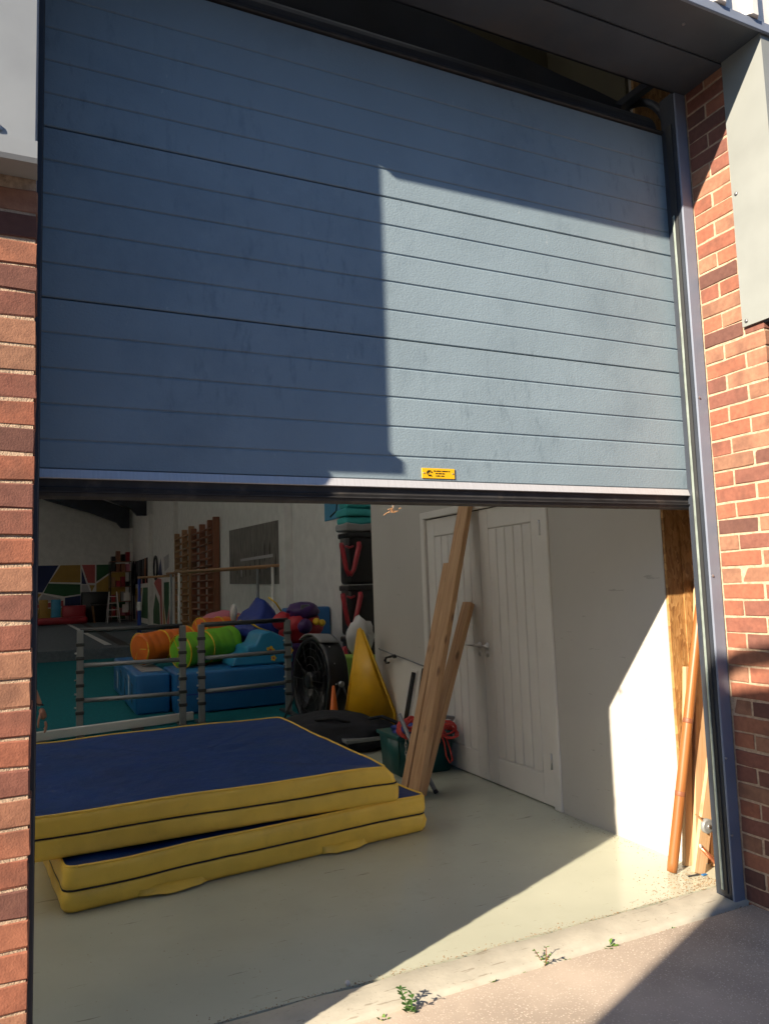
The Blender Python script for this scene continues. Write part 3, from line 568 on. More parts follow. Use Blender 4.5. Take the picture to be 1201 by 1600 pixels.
# timber leaning on the double doors
def lean(label, parts, foot):
    t = thing('timber_plank', foot, label, 'plank', 'planks leaning on the double doors')
    for p in parts: plank('board', *p, t)
    return t
G = 'planks leaning on the double doors'; FN = (-.95, -.30, 0)
tag(plank('timber_plank', (2.345, 2.47, .0), (3.0, 2.67, 2.16), .105, .052, 'pine', None, face=FN), 'tallest pine plank leaning against the double doors', 'plank', G)
tag(plank('timber_plank', (2.305, 2.545, .0), (2.845, 2.755, 1.60), .06, .05, 'pine', None, face=FN), 'pine plank behind the tallest plank, slightly shorter', 'plank', G)
tag(plank('timber_plank', (2.43, 2.56, .0), (2.995, 2.73, 1.30), .085, .05, 'pine', None, face=FN), 'shortest pine plank leaning beside the door handles', 'plank', G)
# grey pole with a crank handle beside the bin
gp = thing('support_pole', (2.55, 2.54, 0), 'grey metal tube standing before the teal crate', 'pole')
obj('tube', tube(B(), [(2.555, 2.545, .004), (2.50, 2.74, .26), (2.46, 2.9, .5)], .016, 10), 'steel_grey', gp, True); obj('end_cap', tube(B(), [(2.557, 2.54, 0), (2.55, 2.555, .02)], .018, 10), 'black_plastic', gp, True)
# teal crate
bn = thing('storage_crate', (2.76, 3.2, 0), 'dark teal plastic crate holding rope beside the white doors', 'crate')
bm = poly(B(), ((2.53, 3.05, .0), (2.97, 3.05, 0), (2.97, 3.38, 0), (2.53, 3.38, 0)), (0, 0, .30))
for v in bm.verts:
    if v.co.z > .1: v.co.x += .02 * (1 if v.co.x > 2.75 else -1); v.co.y += .015 * (1 if v.co.y > 3.2 else -1)
bmesh.ops.bevel(bm, geom=list(bm.edges), offset=.012, segments=2, affect='EDGES'); obj('tub', bm, 'bin_teal', bn, True)
obj('rim', roundbox(B(), (2.495, 3.02, .28), (3.005, 3.41, .31), .008, 2), 'bin_teal', bn); obj('grip', tube(B(), [(2.84, 3.06, .34), (2.86, 3.04, .40), (2.93, 3.03, .415), (3.0, 3.04, .40), (2.99, 3.06, .37), (2.88, 3.05, .36)], .014, 8), 'steel_grey', bn, True)
obj('crate_cloth', blob(B(), (2.76, 3.2, .32), (.22, .15, .06), 4, .3), 'royal', bn, True)
rp_ = thing('rope_coil', (2.74, 3.12, .33), 'tangled red rope draped over the teal crate', 'rope')
def coil(cx, cy, cz, r0, turns, drop, seed):
    pts = []
    for i in range(turns * 14):
        a = i / 14 * 2 * math.pi; k_ = 1 + .35 * noise.noise(Vector((i * .15, seed, 0)))
        pts.append((cx + r0 * k_ * math.cos(a), cy - .03 + .05 * math.sin(a * .9 + seed) * k_, cz + r0 * .62 * k_ * math.sin(a) + drop * noise.noise(Vector((i * .11, 1, seed)))))
    return pts
for q, (cx, cz, r0, tn, sd) in enumerate(((2.585, .36, .085, 5, 1), (2.60, .40, .06, 4, 2.4), (2.90, .33, .075, 4, 4), (2.93, .30, .06, 3, 7))):
    obj('rope_loop', tube(B(), coil(cx, 3.03, cz, r0, tn, .03, sd), .0075, 6), 'rope', rp_, True)
obj('rope_tail', tube(B(), [(2.86, 3.01, .31), (2.89, 3.005, .22), (2.90, 3.003, .13), (2.93, 3.003, .07), (2.955, 3.003, .09), (2.94, 3.003, .16), (2.91, 3.004, .25), (2.90, 3.01, .31)], .0075, 6), 'rope', rp_, True)
obj('rope_tail', tube(B(), [(2.84, 3.01, .30), (2.85, 3.004, .24), (2.80, 3.002, .19)], .0075, 6), 'rope', rp_, True)
obj('rope_tail', tube(B(), [(2.56, 3.0, .15), (2.60, 2.995, .11), (2.62, 2.99, .06)], .0075, 6), 'rope', rp_, True)
bm = B()
for q in range(5):
    z_ = .28 - q * .03; tube(bm, [(2.555 + .008 * math.cos(a * .785) * (1 if q % 2 else .5), 3.0 + .008 * math.cos(a * .785) * (0 if q % 2 else .8), z_ + .019 * math.sin(a * .785)) for a in range(9)], .003, 5)
obj('chain', bm, 'silver', rp_, True)
# white board propped on the partition, with the black strap and channel
wb = thing('white_board', (2.93, 3.9, 0), 'white board propped against the partition behind the planks', 'board')
bm = poly(B(), ((2.957, 3.33, .012), (2.957, 4.36, .012), (2.993, 4.36, .84), (2.993, 3.33, .75)), (.022, 0, 0)); obj('panel', bm, 'gloss_white', wb)
hk = thing('hook_strap', (2.97, 4.2, .8), 'black hooked strap lying along the top of the white board', 'strap')
obj('cord', tube(B(), [(2.955, 4.33, .86), (2.955, 4.05, .83), (2.955, 3.7, .80), (2.955, 3.35, .765)], .006, 6), 'steel_grey', hk, True)
obj('hook', tube(B(), [(2.945, 4.0, .815), (2.94, 4.08, .80), (2.94, 4.14, .79), (2.94, 4.165, .765), (2.94, 4.14, .745), (2.94, 4.08, .75)], .011, 6), 'black_plastic', hk, True)
obj('buckle', blob(B(), (2.942, 3.97, .815), (.012, .05, .018), 2, .3, 2), 'black_plastic', hk, True)
ch = thing('metal_channel', (2.83, 3.4, 0), 'white framed black channel bar leaning on the white board', 'bar')
plank('frame', (2.76, 3.56, .0), (2.905, 3.50, .74), .075, .012, 'gloss_white', ch, face=(-.8, -.6, 0)); plank('inlay', (2.7585, 3.552, .02), (2.893, 3.492, .72), .036, .012, 'black_plastic', ch, face=(-.8, -.6, 0))
tag(plank('black_rod', (2.80, 3.40, .0), (2.925, 3.345, .76), .05, .03, 'black_plastic', None, face=(-.8, -.6, 0)), 'black bar beside the white framed channel behind the planks', 'bar')

# black bag behind the mats
bg = thing('sports_bag', (2.6, 4.2, 0), 'black fabric bag slumped on the floor behind the mats', 'bag')
bm = B(); r_ = bmesh.ops.create_icosphere(bm, subdivisions=4, radius=1)
for v in r_['verts']:
    d = v.co.copy(); k_ = 1 + .16 * noise.noise(d * 2.3 + Vector((5, 0, 0))) + .05 * noise.noise(d * 6)
    x_, y_, z_ = d.x * .56 * k_, d.y * .34 * k_, d.z * .19 * k_
    v.co = Vector((2.52 + x_ * .93 + y_ * .35, 4.35 - x_ * .62 + y_ * .8, max(.003, .125 + z_)))
obj('body', bm, 'black_cloth', bg, True)
obj('strap', tube(B(), [(2.72, 4.08, .27), (2.80, 3.95, .30), (2.90, 3.88, .25), (2.96, 3.84, .12)], .016, 6), 'black_cloth', bg, True); obj('strap', tube(B(), [(2.3, 4.3, .27), (2.42, 4.15, .30), (2.55, 4.1, .25)], .016, 6), 'black_cloth', bg, True)

# yellow foam wedge and orange cone
yw = thing('foam_wedge', (2.8, 4.25, .14), 'tall yellow triangular foam wedge standing on end', 'wedge')
bm = poly(B(), ((2.555, 4.30, .14), (2.945, 3.97, .14), (2.953, 3.97, .32), (2.775, 4.27, 1.06), (2.735, 4.29, 1.07)), (.05, .14, 0))
for v in bm.verts: v.co.x = min(v.co.x, 2.953)
bmesh.ops.bevel(bm, geom=list(bm.edges), offset=.016, segments=3, affect='EDGES'); obj('foam', bm, 'foam_yellow', yw, True)
obj('seam', tube(B(), [(2.775, 4.258, 1.03), (2.93, 3.98, .31), (2.92, 3.985, .17)], .005, 5), 'soft_yellow', yw, True)
ly = thing('low_trolley', (2.75, 4.3, 0), 'flat grey trolley under the yellow wedge', 'trolley')
boxo('deck', (2.45, 3.94, .10), (2.95, 4.50, .135), 'steel_grey', ly, .006)
for x, y in ((2.5, 4.05), (2.92, 4.05), (2.5, 4.45), (2.92, 4.45)): obj('castor', lathe(B(), (x - .015, y, .05), (1, 0, 0), ((0, .05), (.03, .05)), 16), 'black_plastic', ly, True)
oc = thing('orange_cone', (2.60, 4.6, 0), 'thin orange marker cone left of the yellow wedge', 'cone')
obj('cone', lathe(B(), (2.60, 4.62, .012), (0, 0, 1), ((0, .075), (.02, .07), (.50, .012), (.505, .004)), 16), 'orange', oc, True); obj('base', roundbox(B(), (2.51, 4.57, 0), (2.69, 4.71, .012), .005), 'orange', oc)
tag(obj('lime_tub', roundbox(B(), (3.10, 5.35, .42), (3.42, 5.7, .70), .02, 2), 'lime'), 'lime green tub behind the yellow wedge', 'tub')
bm = roundbox(B(), (3.06, 5.33, 0), (3.46, 5.72, .419), .01, 2); tag(obj('low_box', bm, 'grey_cloth'), 'grey box under the lime green tub', 'box')
ws = blob(B(), (3.26, 5.5, .90), (.16, .14, .20), 6, .3); tag(obj('white_sack', ws, 'white_cloth', None, True), 'crumpled white sack beside the red V-shaped legs', 'sack')

# drum fan
fn = thing('drum_fan', (2.68, 5.15, 0), 'large black drum fan on a stand behind the mats', 'fan')
fa = Vector((-.985, -.10, .06)).normalized(); fc = Vector((2.70, 5.25, .50))
obj('drum', lathe(B(), fc - fa * .17, fa, ((.07, .40), (.075, .44), (.09, .455), (.18, .445), (.28, .455), (.295, .44), (.295, .40), (.26, .395), (.10, .395)), 40), 'black_plastic', fn, True)
bm = B(); u_, v_ = ortho(fa)
for rr in (.08, .16, .24, .32, .39): tube(bm, [fc + fa * .125 + (u_ * math.cos(t / 24 * 2 * math.pi) + v_ * math.sin(t / 24 * 2 * math.pi)) * rr for t in range(25)], .004, 5)
for t in range(12): tube(bm, [fc + fa * .127 + (u_ * math.cos(t / 12 * 6.283) + v_ * math.sin(t / 12 * 6.283)) * .05, fc + fa * .127 + (u_ * math.cos(t / 12 * 6.283) + v_ * math.sin(t / 12 * 6.283)) * .395], .004, 5)
obj('grille', bm, 'black_plastic', fn, True)
obj('hub', lathe(B(), fc + fa * .02, fa, ((0, .09), (.12, .085), (.13, .05)), 20), 'black_plastic', fn, True)
for t in range(5):
    a = t / 5 * 6.283; d_ = u_ * math.cos(a) + v_ * math.sin(a); e_ = fa.cross(d_)
    bm = poly(B(), (fc + d_ * .08 - e_ * .03 + fa * .03, fc + d_ * .36 - e_ * .10 + fa * .06, fc + d_ * .37 + e_ * .06 - fa * .01, fc + d_ * .08 + e_ * .03 - fa * .01), fa * .006); obj('blade', bm, 'black_plastic', fn)
sd_ = fa.cross(Vector((0, 0, 1))).normalized()
for sgn in (-1, 1):
    p_ = fc + sd_ * .47 * sgn
    for q in (-.2, .2): obj('stand_leg', tube(B(), [p_, (p_.x + fa.x * q * 1.2, p_.y + fa.y * q * 1.2, .015)], .013, 8), 'steel_dark', fn, True)
    obj('pivot_knob', lathe(B(), p_ - sd_ * sgn * .02, sd_ * sgn, ((0, .03), (.03, .03), (.035, .02)), 12), 'silver', fn, True)
for t in range(14):
    a = t / 14 * 6.283; p_ = fc + fa * .05 + (u_ * math.cos(a) + v_ * math.sin(a)) * .452; obj('rivet', lathe(B(), p_, (p_ - fc - fa * .05), ((0, .008), (.005, .005)), 7), 'silver', fn)
gc = thing('grey_cover', (2.85, 5.3, .95), 'rumpled grey cover thrown over the top of the drum fan', 'cover')
bm = B(); rows = []
for i in range(13):
    a = R(25 + i * 130 / 12); rows.append([bm.verts.new(fc + fa * (-.10 + .22 * j / 5) + Vector((0, 0, 1)) * math.sin(a) * (.475 + .012 * noise.noise(Vector((i, j, 2)))) + sd_ * math.cos(a) * (.475 + .012 * noise.noise(Vector((i * .7, j, 9))))) for j in range(6)])
for a, b in zip(rows[3:10], rows[4:10]):
    for j in range(5): bm.faces.new((a[j], a[j + 1], b[j + 1], b[j]))
o = obj('fabric', bm, 'grey_cloth', gc, True); md = o.modifiers.new('t', 'SOLIDIFY'); md.thickness = .008

# black tub stack with red V-shaped legs, teal cloth on top
for q, (z0, z1, lab) in enumerate(((.0, .86, 'bottom black tub of the tall stack behind the yellow wedge'), (.865, 1.47, 'middle black tub of the tall stack with red V legs'), (1.475, 2.10, 'top black tub of the tall stack below the teal cloth'))):
    t = thing('black_tub', (3.6, 6.35, z0), lab, 'tub', 'stacked black tubs')
    bm = roundbox(B(), (3.37, 6.06, z0), (3.94, 6.34, z1 - .03), .05, 3); obj('body', bm, 'black_plastic', t, True)
    obj('rim', roundbox(B(), (3.36, 6.04, z1 - .07), (3.96, 6.36, z1), .02, 2), 'black_plastic', t)
    zb, zt = z0 + .06 + (.05 if q else 0), z1 - (.10 if q < 2 else .14)
    zb = max(zb, zt - .50)
    obj('red_leg', tube(B(), [(3.25, 5.95, zt), (3.25, 5.94, zt - .03), (3.31, 5.96, zb + .06), (3.35, 5.97, zb)], [.028, .032, .028, .03], 8), 'v_red', t, True)
    obj('red_leg', tube(B(), [(3.48, 5.97, zt + .01), (3.475, 5.95, zt - .03), (3.40, 5.96, zb + .06), (3.355, 5.97, zb)], [.028, .032, .028, .03], 8), 'v_red', t, True)
    obj('red_clasp', tube(B(), [(3.32, 6.0, zt - .03), (3.37, 5.99, zt - .05), (3.42, 6.0, zt - .03)], .014, 6), 'v_red', t, True)
tc_ = thing('teal_cloth', (3.6, 6.35, 2.11), 'folded teal cloth piled on top of the black tubs', 'cloth')
for q, (z_, dx, sd) in enumerate(((2.16, 0, 1), (2.24, .03, 2), (2.34, .01, 3), (2.44, .05, 5))):
    bm = roundbox(B(), (3.33 + dx, 6.03 + dx, z_ - .048), (3.95 - dx, 6.36, z_ + .045), .03, 3)
    bmesh.ops.subdivide_edges(bm, edges=list(bm.edges), cuts=2, use_grid_fill=True)
    for v in bm.verts: v.co += Vector((noise.noise(v.co * 6 + Vector((sd, 0, 0))) * .02, noise.noise(v.co * 6 + Vector((0, sd, 0))) * .02, noise.noise(v.co * 5 + Vector((0, 0, sd))) * .025))
    obj('fold', bm, 'grey_cloth' if q == 0 else 'teal_cloth', tc_, True)
bb = thing('wall_sign', (3.98, 8, 2.4), 'pale blue poster on the side wall above the teal cloth', 'poster')
boxo('sheet', (3.985, 7.3, 2.45), (3.996, 8.46, 3.1), 'soft_sky', bb); obj('drawn_figure', tube(B(), [(3.983, 8.2, 2.50), (3.983, 7.95, 2.56), (3.983, 7.9, 2.72), (3.983, 7.75, 2.62)], .014, 5), 'ink', bb)

# ================================================================ THE GYM
# barriers with notched posts
def barrier(label, x0, y0, x1, y1):
    t = thing('gym_barrier', ((x0 + x1) / 2, (y0 + y1) / 2, 0), label, 'barrier', 'grey barriers behind the mats')
    for k, (x, y) in enumerate(((x0, y0), (x1, y1))):
        p = boxo('post', (x - .033, y - .033, .03), (x + .033, y + .033, 1.09), 'steel_grey', t, .006)
        for zz in (.22, .36, .50, .64, .78, .92): boxo('clip', (x - .041, y - .041, zz), (x + .041, y + .041, zz + .034), 'steel_dark', p, .004)
        for zz in (.29, .43, .57, .85): obj('peg', lathe(B(), (x - .033, y, zz), (-1, 0, 0), ((0, .010), (.018, .010), (.022, .004)), 8), 'silver', p)
        obj('foot', roundbox(B(), (x - .04, y - .26, 0), (x + .04, y + .26, .035), .012, 2), 'steel_dark', t)
    for zz, th in ((1.085, .026), (.72, .024), (.36, .024)):
        obj('rail', tube(B(), [(x0, y0, zz), (x1, y1, zz)], th, 8), 'steel_dark' if zz > 1 else 'steel_grey', t, True)
    return t
barrier('grey metal barrier nearest the left brick pier', .44, 6.35, 1.47, 6.24)
barrier('grey metal barrier in front of the long blue block', 1.67, 6.22, 2.70, 6.36)
bw = thing('floor_beam', (.5, 6.2, 0), 'low white wooden beam on the floor under the left barrier', 'beam')
plank('beam', (-.25, 6.08, .075), (1.62, 6.46, .075), .09, .05, 'gloss_white', bw, face=(0, -1, 0), bev=.006)
for x, y in ((.0, 6.13), (.95, 6.32)): boxo('block', (x, y - .06, .0), (x + .12, y + .06, .029), 'steel_dark', bw)

# foam blocks
b1 = thing('foam_block', (1.3, 8.6, 0), 'blue foam block with printed side at the left end of the soft play', 'foam block', 'blue foam blocks')
bm = roundbox(B(), (1.10, 7.25, .014), (1.50, 10.0, .49), .03, 3); obj('foam', bm, 'soft_blue', b1, True)
obj('top_patch', roundbox(B(), (1.2, 7.5, .4885), (1.46, 8.6, .4935), .001), 'grey_cloth', b1)
for y, hgt, m_ in ((7.6, .22, 'ink'), (7.95, .28, 'white_cloth'), (8.4, .22, 'ink'), (8.9, .26, 'ink'), (9.4, .2, 'white_cloth')):
    obj('print_mark', poly(B(), ((1.0985, y, .10), (1.0985, y + .10, .12), (1.0985, y + .05, .10 + hgt), (1.0985, y + .16, .14 + hgt), (1.0985, y - .02, .12 + hgt)), (.003, 0, 0)), m_, b1)
b2 = thing('foam_block', (2.1, 7.3, 0), 'long blue foam block behind the second barrier', 'foam block', 'blue foam blocks')
obj('foam', roundbox(B(), (1.52, 6.95, .014), (2.86, 8.0, .50), .035, 3), 'soft_blue', b2, True)
boxo('seam', (1.55, 6.9455, .235), (2.83, 6.9515, .248), 'royal', b2)
b3 = thing('soft_step', (2.6, 7.4, .5), 'sky blue soft play step with yellow flowers on the long block', 'soft step')
o = obj('foam', poly(B(), ((2.22, 7.15, .505), (3.02, 7.15, .505), (3.02, 7.15, .78), (2.86, 7.15, .86), (2.72, 7.15, .93), (2.60, 7.15, .90), (2.53, 7.15, .76), (2.42, 7.15, .74), (2.40, 7.15, .64), (2.26, 7.15, .62)), (0, .6, 0)), 'soft_sky', b3)
md = o.modifiers.new('b', 'BEVEL'); md.width = .03; md.segments = 3
def flower(cx, cz, r):
    f = obj('printed_flower', lathe(B(), (cx, 7.147, cz), (0, -1, 0), ((0, r * .5), (.003, r * .5)), 10), 'mur_red', b3)
    for k in range(5):
        a = k / 5 * 6.283; obj('petal', lathe(B(), (cx + math.cos(a) * r * .8, 7.1475, cz + math.sin(a) * r * .8), (0, -1, 0), ((0, r * .5), (.002, r * .5)), 8), 'soft_yellow', f)
flower(2.72, .68, .045); flower(2.76, .58, .03); flower(2.98, .66, .035)

# play tunnels and sacks
def tunnel(name, label, p0, p1, r, mat, stripe, seed):
    p0, p1 = Vector(p0), Vector(p1); L_ = (p1 - p0).length; d = (p1 - p0).normalized(); t = thing(name, (p0.x, p0.y, p0.z - r), label, 'play tunnel', 'soft play tunnels')
    prof = [(0, r * .86), (.012, r * .97), (.03, r)]
    n_ = 7
    for i in range(1, n_): prof += [(L_ * i / n_ - .02, r * (1 + .03 * noise.noise(Vector((i, seed, 0))))), (L_ * i / n_, r * .955), (L_ * i / n_ + .02, r)]
    prof += [(L_ - .03, r), (L_ - .012, r * .97), (L_, r * .86)]
    bm = lathe(B(), p0, d, prof, 28)
    for v in bm.verts: v.co += Vector((noise.noise(v.co * 5 + Vector((seed, 0, 0))), noise.noise(v.co * 5 + Vector((0, seed, 0))), noise.noise(v.co * 5 + Vector((0, 0, seed))))) * .035
    obj('skin', bm, mat, t, True); u, v = ortho(d)
    for q in (.02, .45, .97): obj('trim_ring', tube(B(), [p0 + d * L_ * q + (u * math.cos(k / 28 * 6.283) + v * math.sin(k / 28 * 6.283)) * r * 1.0 for k in range(29)], .010, 5), stripe, t, True)
    for q in (0, 2.1, 4.2): obj('end_seam', tube(B(), [p0 - d * .004, p0 - d * .004 + (u * math.cos(q) + v * math.sin(q)) * r * .86], .006, 5), stripe, t)
tunnel('play_tunnel', 'orange play tunnel lying on the left foam block', (1.24, 8.15, .73), (1.95, 8.5, .78), .20, 'orange', 'soft_yellow', 1)
tunnel('play_tunnel', 'green play tunnel lying across the blue foam blocks', (1.66, 7.55, .70), (2.42, 7.95, .76), .215, 'green', 'soft_yellow', 2)
tunnel('play_tunnel', 'orange and yellow tunnel behind the green one', (2.1, 8.55, .87), (2.75, 8.8, .87), .21, 'orange', 'soft_yellow', 3)
st_ = thing('foam_plinth', (2.4, 8.7, 0), 'dark soft block supporting the tunnels at the back', 'soft block')
obj('foam', roundbox(B(), (1.9, 8.2, .014), (3.0, 9.2, .655), .04, 3), 'steel_dark', st_, True)
tag(obj('pink_cushion', blob(B(), (2.62, 9.35, .98), (.34, .24, .17), 3, .15), 'pink', None, True), 'dusty pink cushion behind the orange tunnel', 'cushion')
tag(obj('soft_stand', roundbox(B(), (2.3, 9.21, .014), (3.9, 9.9, .83), .04, 3), 'soft_blue', None, True), 'blue foam stand under the pink cushion', 'foam block')
bs = thing('blue_sack', (2.85, 8.1, .5), 'royal blue sack with yellow piping on the soft play heap', 'sack')
bm = B(); r_ = bmesh.ops.create_icosphere(bm, subdivisions=4, radius=1)
for v in r_['verts']:
    d = v.co.copy(); k_ = 1 + .14 * noise.noise(d * 2 + Vector((3, 1, 0))) + .05 * noise.noise(d * 5); pk = 1 + .35 * max(0, d.z) ** 2
    v.co = Vector((2.84 + d.x * .36 * k_ * (1 - .45 * max(0, d.z)), 8.1 + d.y * .28 * k_, .93 + d.z * .30 * k_ * pk))
obj('fabric', bm, 'royal', bs, True); obj('piping', tube(B(), [(2.52, 7.92, 1.04), (2.62, 7.84, 1.02), (2.76, 7.80, .93), (2.95, 7.80, .86)], .012, 6), 'soft_yellow', bs, True); obj('piping', tube(B(), [(2.95, 8.0, 1.34), (3.05, 7.98, 1.26), (3.12, 7.96, 1.14)], .012, 6), 'soft_yellow', bs, True)
tag(obj('sack_base', roundbox(B(), (2.45, 8.01, .014), (3.25, 8.19, .62), .05, 3), 'royal', None, True), 'dark blue cushion under the royal blue sack', 'cushion')
tag(obj('white_bat', blob(B(), (2.58, 8.5, 1.13), (.05, .08, .13), 2, .1), 'white_cloth', None, True), 'small white rounded pad beside the blue sack', 'pad')
ty = thing('soft_toy', (3.3, 7.6, .5), 'red and purple soft toy with yellow knobs on the heap', 'soft toy')
obj('body', blob(B(), (3.28, 7.62, .93), (.30, .26, .24), 4, .22), 'red', ty, True); obj('head', blob(B(), (3.30, 7.55, 1.14), (.22, .20, .13), 7, .2), 'purple', ty, True); obj('paw', blob(B(), (3.25, 7.33, .95), (.10, .08, .10), 2, .1), 'purple', ty, True)
for x, z_ in ((3.42, 1.0), (3.50, .98)): obj('yellow_knob', blob(B(), (x, 7.36, z_), (.05, .045, .05), 1, .05, 2), 'soft_yellow', ty, True)
obj('arm', blob(B(), (3.03, 7.6, 1.02), (.15, .12, .12), 6, .15), 'red', ty, True); obj('patch', roundbox(B(), (3.22, 7.375, 1.17), (3.34, 7.40, 1.23), .008), 'silver', ty)
tag(obj('toy_base', roundbox(B(), (3.05, 7.35, .014), (3.62, 7.98, .72), .05, 3), 'purple', None, True), 'dark purple cushion under the soft toy', 'cushion')
bp_ = thing('blue_foam_wall', (3.6, 8.6, 0), 'tall blue printed foam panel against the side wall', 'foam panel')
obj('foam', roundbox(B(), (3.30, 8.30, .014), (3.98, 8.55, 1.17), .03, 3), 'soft_blue', bp_, True)
for x in (3.40, 3.48, 3.58): obj('print_mark', poly(B(), ((x, 8.2985, .90), (x + .03, 8.2985, .90), (x + .05, 8.2985, 1.08), (x + .02, 8.2985, 1.05)), (0, .003, 0)), 'soft_yellow' if x > 3.45 else 'ink', bp_)

# parallel bars
pb = thing('parallel_bars', (3.0, 14, .012), 'gym parallel bars with wooden rails in front of the climbing bars', 'gym bars')
for y in (13.6, 14.6):
    obj('rail', tube(B(), [(2.60, y, 1.86), (3.90, y - 3.2, 1.86)], .028, 10), 'bar_light', pb, True)
    for x, yy in ((2.66, y - .15), (3.8, y - 2.95)): obj('post', tube(B(), [(x, yy, .05), (x, yy, 1.85)], [.035, .026], 8), 'gloss_white' if y < 14 else 'steel_grey', pb, True)
    boxo('base', (2.6, y - .3, .013), (3.2, y + .1, .05), 'steel_grey', pb)
hb = thing('high_bar', (2.3, 16.6, .25), 'wooden bar on a dark post in front of the side mural', 'gym bars')
obj('post', tube(B(), [(2.25, 16.5, .255), (2.25, 16.5, 1.0), (2.25, 16.5, 1.80)], [.045, .045, .03], 8), 'royal', hb, True); obj('rail', tube(B(), [(2.22, 16.5, 1.82), (2.95, 15.9, 1.84)], .028, 8), 'bar_light', hb, True); obj('collar', lathe(B(), (2.25, 16.5, 1.05), (0, 0, 1), ((0, .06), (.2, .06)), 10), 'white_cloth', hb); boxo('foot', (2.0, 16.2, .254), (2.5, 16.8, .275), 'steel_dark', hb)

# climbing bars on the side wall
def wall_bars(label, ys, mat, zt):
    t = thing('wall_bars', (3.9, ys[0], .4), label, 'climbing bars', 'climbing bars on the side wall')
    for i, y in enumerate(ys): boxo('upright', (3.84, y - .10, .45), (3.985, y, zt + .02 * i), mat, t, .006)
    for a, b in zip(ys, ys[1:]):
        for k in range(14): obj('rung', tube(B(), [(3.87, a - .10, .62 + k * (zt - .8) / 13), (3.87, b, .62 + k * (zt - .8) / 13)], .030, 6), mat, t, True)
    return t
wall_bars('lighter brown wooden climbing bars furthest from the doorway', (21.2, 19.95, 18.9), 'bar_light', 3.22)
wall_bars('dark brown wooden climbing bars next to the grey board', (18.55, 17.4, 16.4, 15.75), 'bar_dark', 3.16)
# grey printed board
gb = thing('notice_board', (3.98, 12.5, 1.6), 'grey weathered printed board on the side wall', 'board')
bm = poly(B(), ((3.975, 14.62, 1.60), (3.975, 10.42, 1.53), (3.975, 10.42, 2.68), (3.975, 14.62, 2.80)), (.02, 0, 0)); obj('sheet', bm, 'board_print', gb)
for k in range(11):
    y = 14.3 - k * .36; z_ = 1.68 + .35 * random.random(); hgt = .18 + .25 * random.random(); obj('printed_figure', poly(B(), ((3.9735, y, z_), (3.9735, y - .05, z_), (3.9735, y - .09, z_ + hgt * .6), (3.9735, y - .04, z_ + hgt), (3.9735, y + .03, z_ + hgt * .6)), (.003, 0, 0)), random.choice(('ink', 'ink', 'mur_grey')), gb)
obj('pale_strip', poly(B(), ((3.9733, 13.6, 2.06), (3.9733, 11.2, 2.04), (3.9733, 11.2, 2.10), (3.9733, 13.6, 2.11)), (.003, 0, 0)), 'mur_grey', gb)

# murals: coloured shapes edged by white lines
def mural_far():
    t = thing('mural', (2, HY1, .3), 'geometric coloured mural along the far end wall', 'mural'); Y = HY1 - .012
    boxo('ground_coat', (-2.0, Y + .004, .26), (3.86, HY1 - .001, 2.86), 'mur_white', t)
    S = [((-.9, 2.82), (.95, 2.82), (.30, 1.62), (-.9, 1.75), 'mur_navy'), ((1.03, 2.82), (1.86, 2.82), (1.86, 2.02), (.58, 2.08), 'mur_gold'), ((1.92, 2.82), (2.48, 2.82), (2.48, 1.98), (2.18, 2.0), 'mur_red'), ((1.91, 2.66), (1.91, 1.96), (2.12, 1.94), 'mur_navy'),
         ((2.54, 2.82), (3.4, 2.82), (3.3, 2.58), (2.54, 2.04), 'mur_green'), ((2.54, 1.95), (3.3, 2.5), (3.8, 2.5), (3.8, 1.26), (2.54, 1.26), 'mur_gold'), ((.53, 2.02), (1.86, 1.94), (1.86, 1.50), (1.20, 1.42), (.34, 1.60), 'mur_green'),
         ((1.92, 1.92), (2.16, 1.90), (2.28, 1.56), (1.92, 1.56), 'mur_grey'), ((2.24, 1.90), (2.48, 1.88), (2.34, 1.58), 'mur_gold'), ((-.9, 1.68), (.26, 1.56), (-.1, 1.10), (-.9, 1.0), 'mur_gold'), ((.32, 1.54), (1.14, 1.30), (.02, 1.12), 'mur_grey'), ((-.1, 1.06), (1.16, 1.24), (1.16, .98), (-.4, .90), 'mur_red'),
         ((1.22, 1.36), (1.88, 1.44), (1.88, .30), (1.22, .30), 'mur_navy'), ((-.9, .86), (1.16, .92), (1.16, .30), (-.9, .30), 'mur_gold'), ((1.94, 1.5), (2.48, 1.5), (2.48, .3), (1.94, .3), 'mur_navy'), ((2.54, 1.2), (3.8, 1.2), (3.8, .3), (2.54, .3), 'mur_green')]
    for s in S: obj('painted_shape', poly(B(), [(x, Y, z) for x, z in s[:-1]], (0, .0035, 0)), s[-1], t)
mural_far()
def mural_side(label, y0, y1, S):
    t = thing('mural', (HX1, y0, .3), label, 'mural', 'side wall murals'); X = HX1 - .012
    boxo('ground_coat', (X + .004, y1, .30), (HX1 - .001, y0, 2.80), 'mur_white', t)
    for s in S: obj('painted_shape', poly(B(), [(X, y0 + (y1 - y0) * u, .33 + 2.44 * v) for u, v in s[:-1]], (.0035, 0, 0)), s[-1], t)
mural_side('narrow coloured mural on the side wall in the far corner', 33.2, 27.5, [((0, 0), (.15, 0), (.04, .5), (0, .5), 'mur_navy'), ((.1, .55), (.55, .55), (.4, .2), (.2, .25), 'mur_gold'), ((.2, .2), (.4, .17), (.45, 0), (.22, 0), 'mur_red'), ((.6, .55), (.95, .55), (.95, .05), (.5, .05), 'mur_green'), ((.2, .62), (.4, .62), (.4, .9), (.2, .9), 'mur_navy'), ((.5, .62), (1, .62), (1, .9), (.6, .9), 'mur_red')])
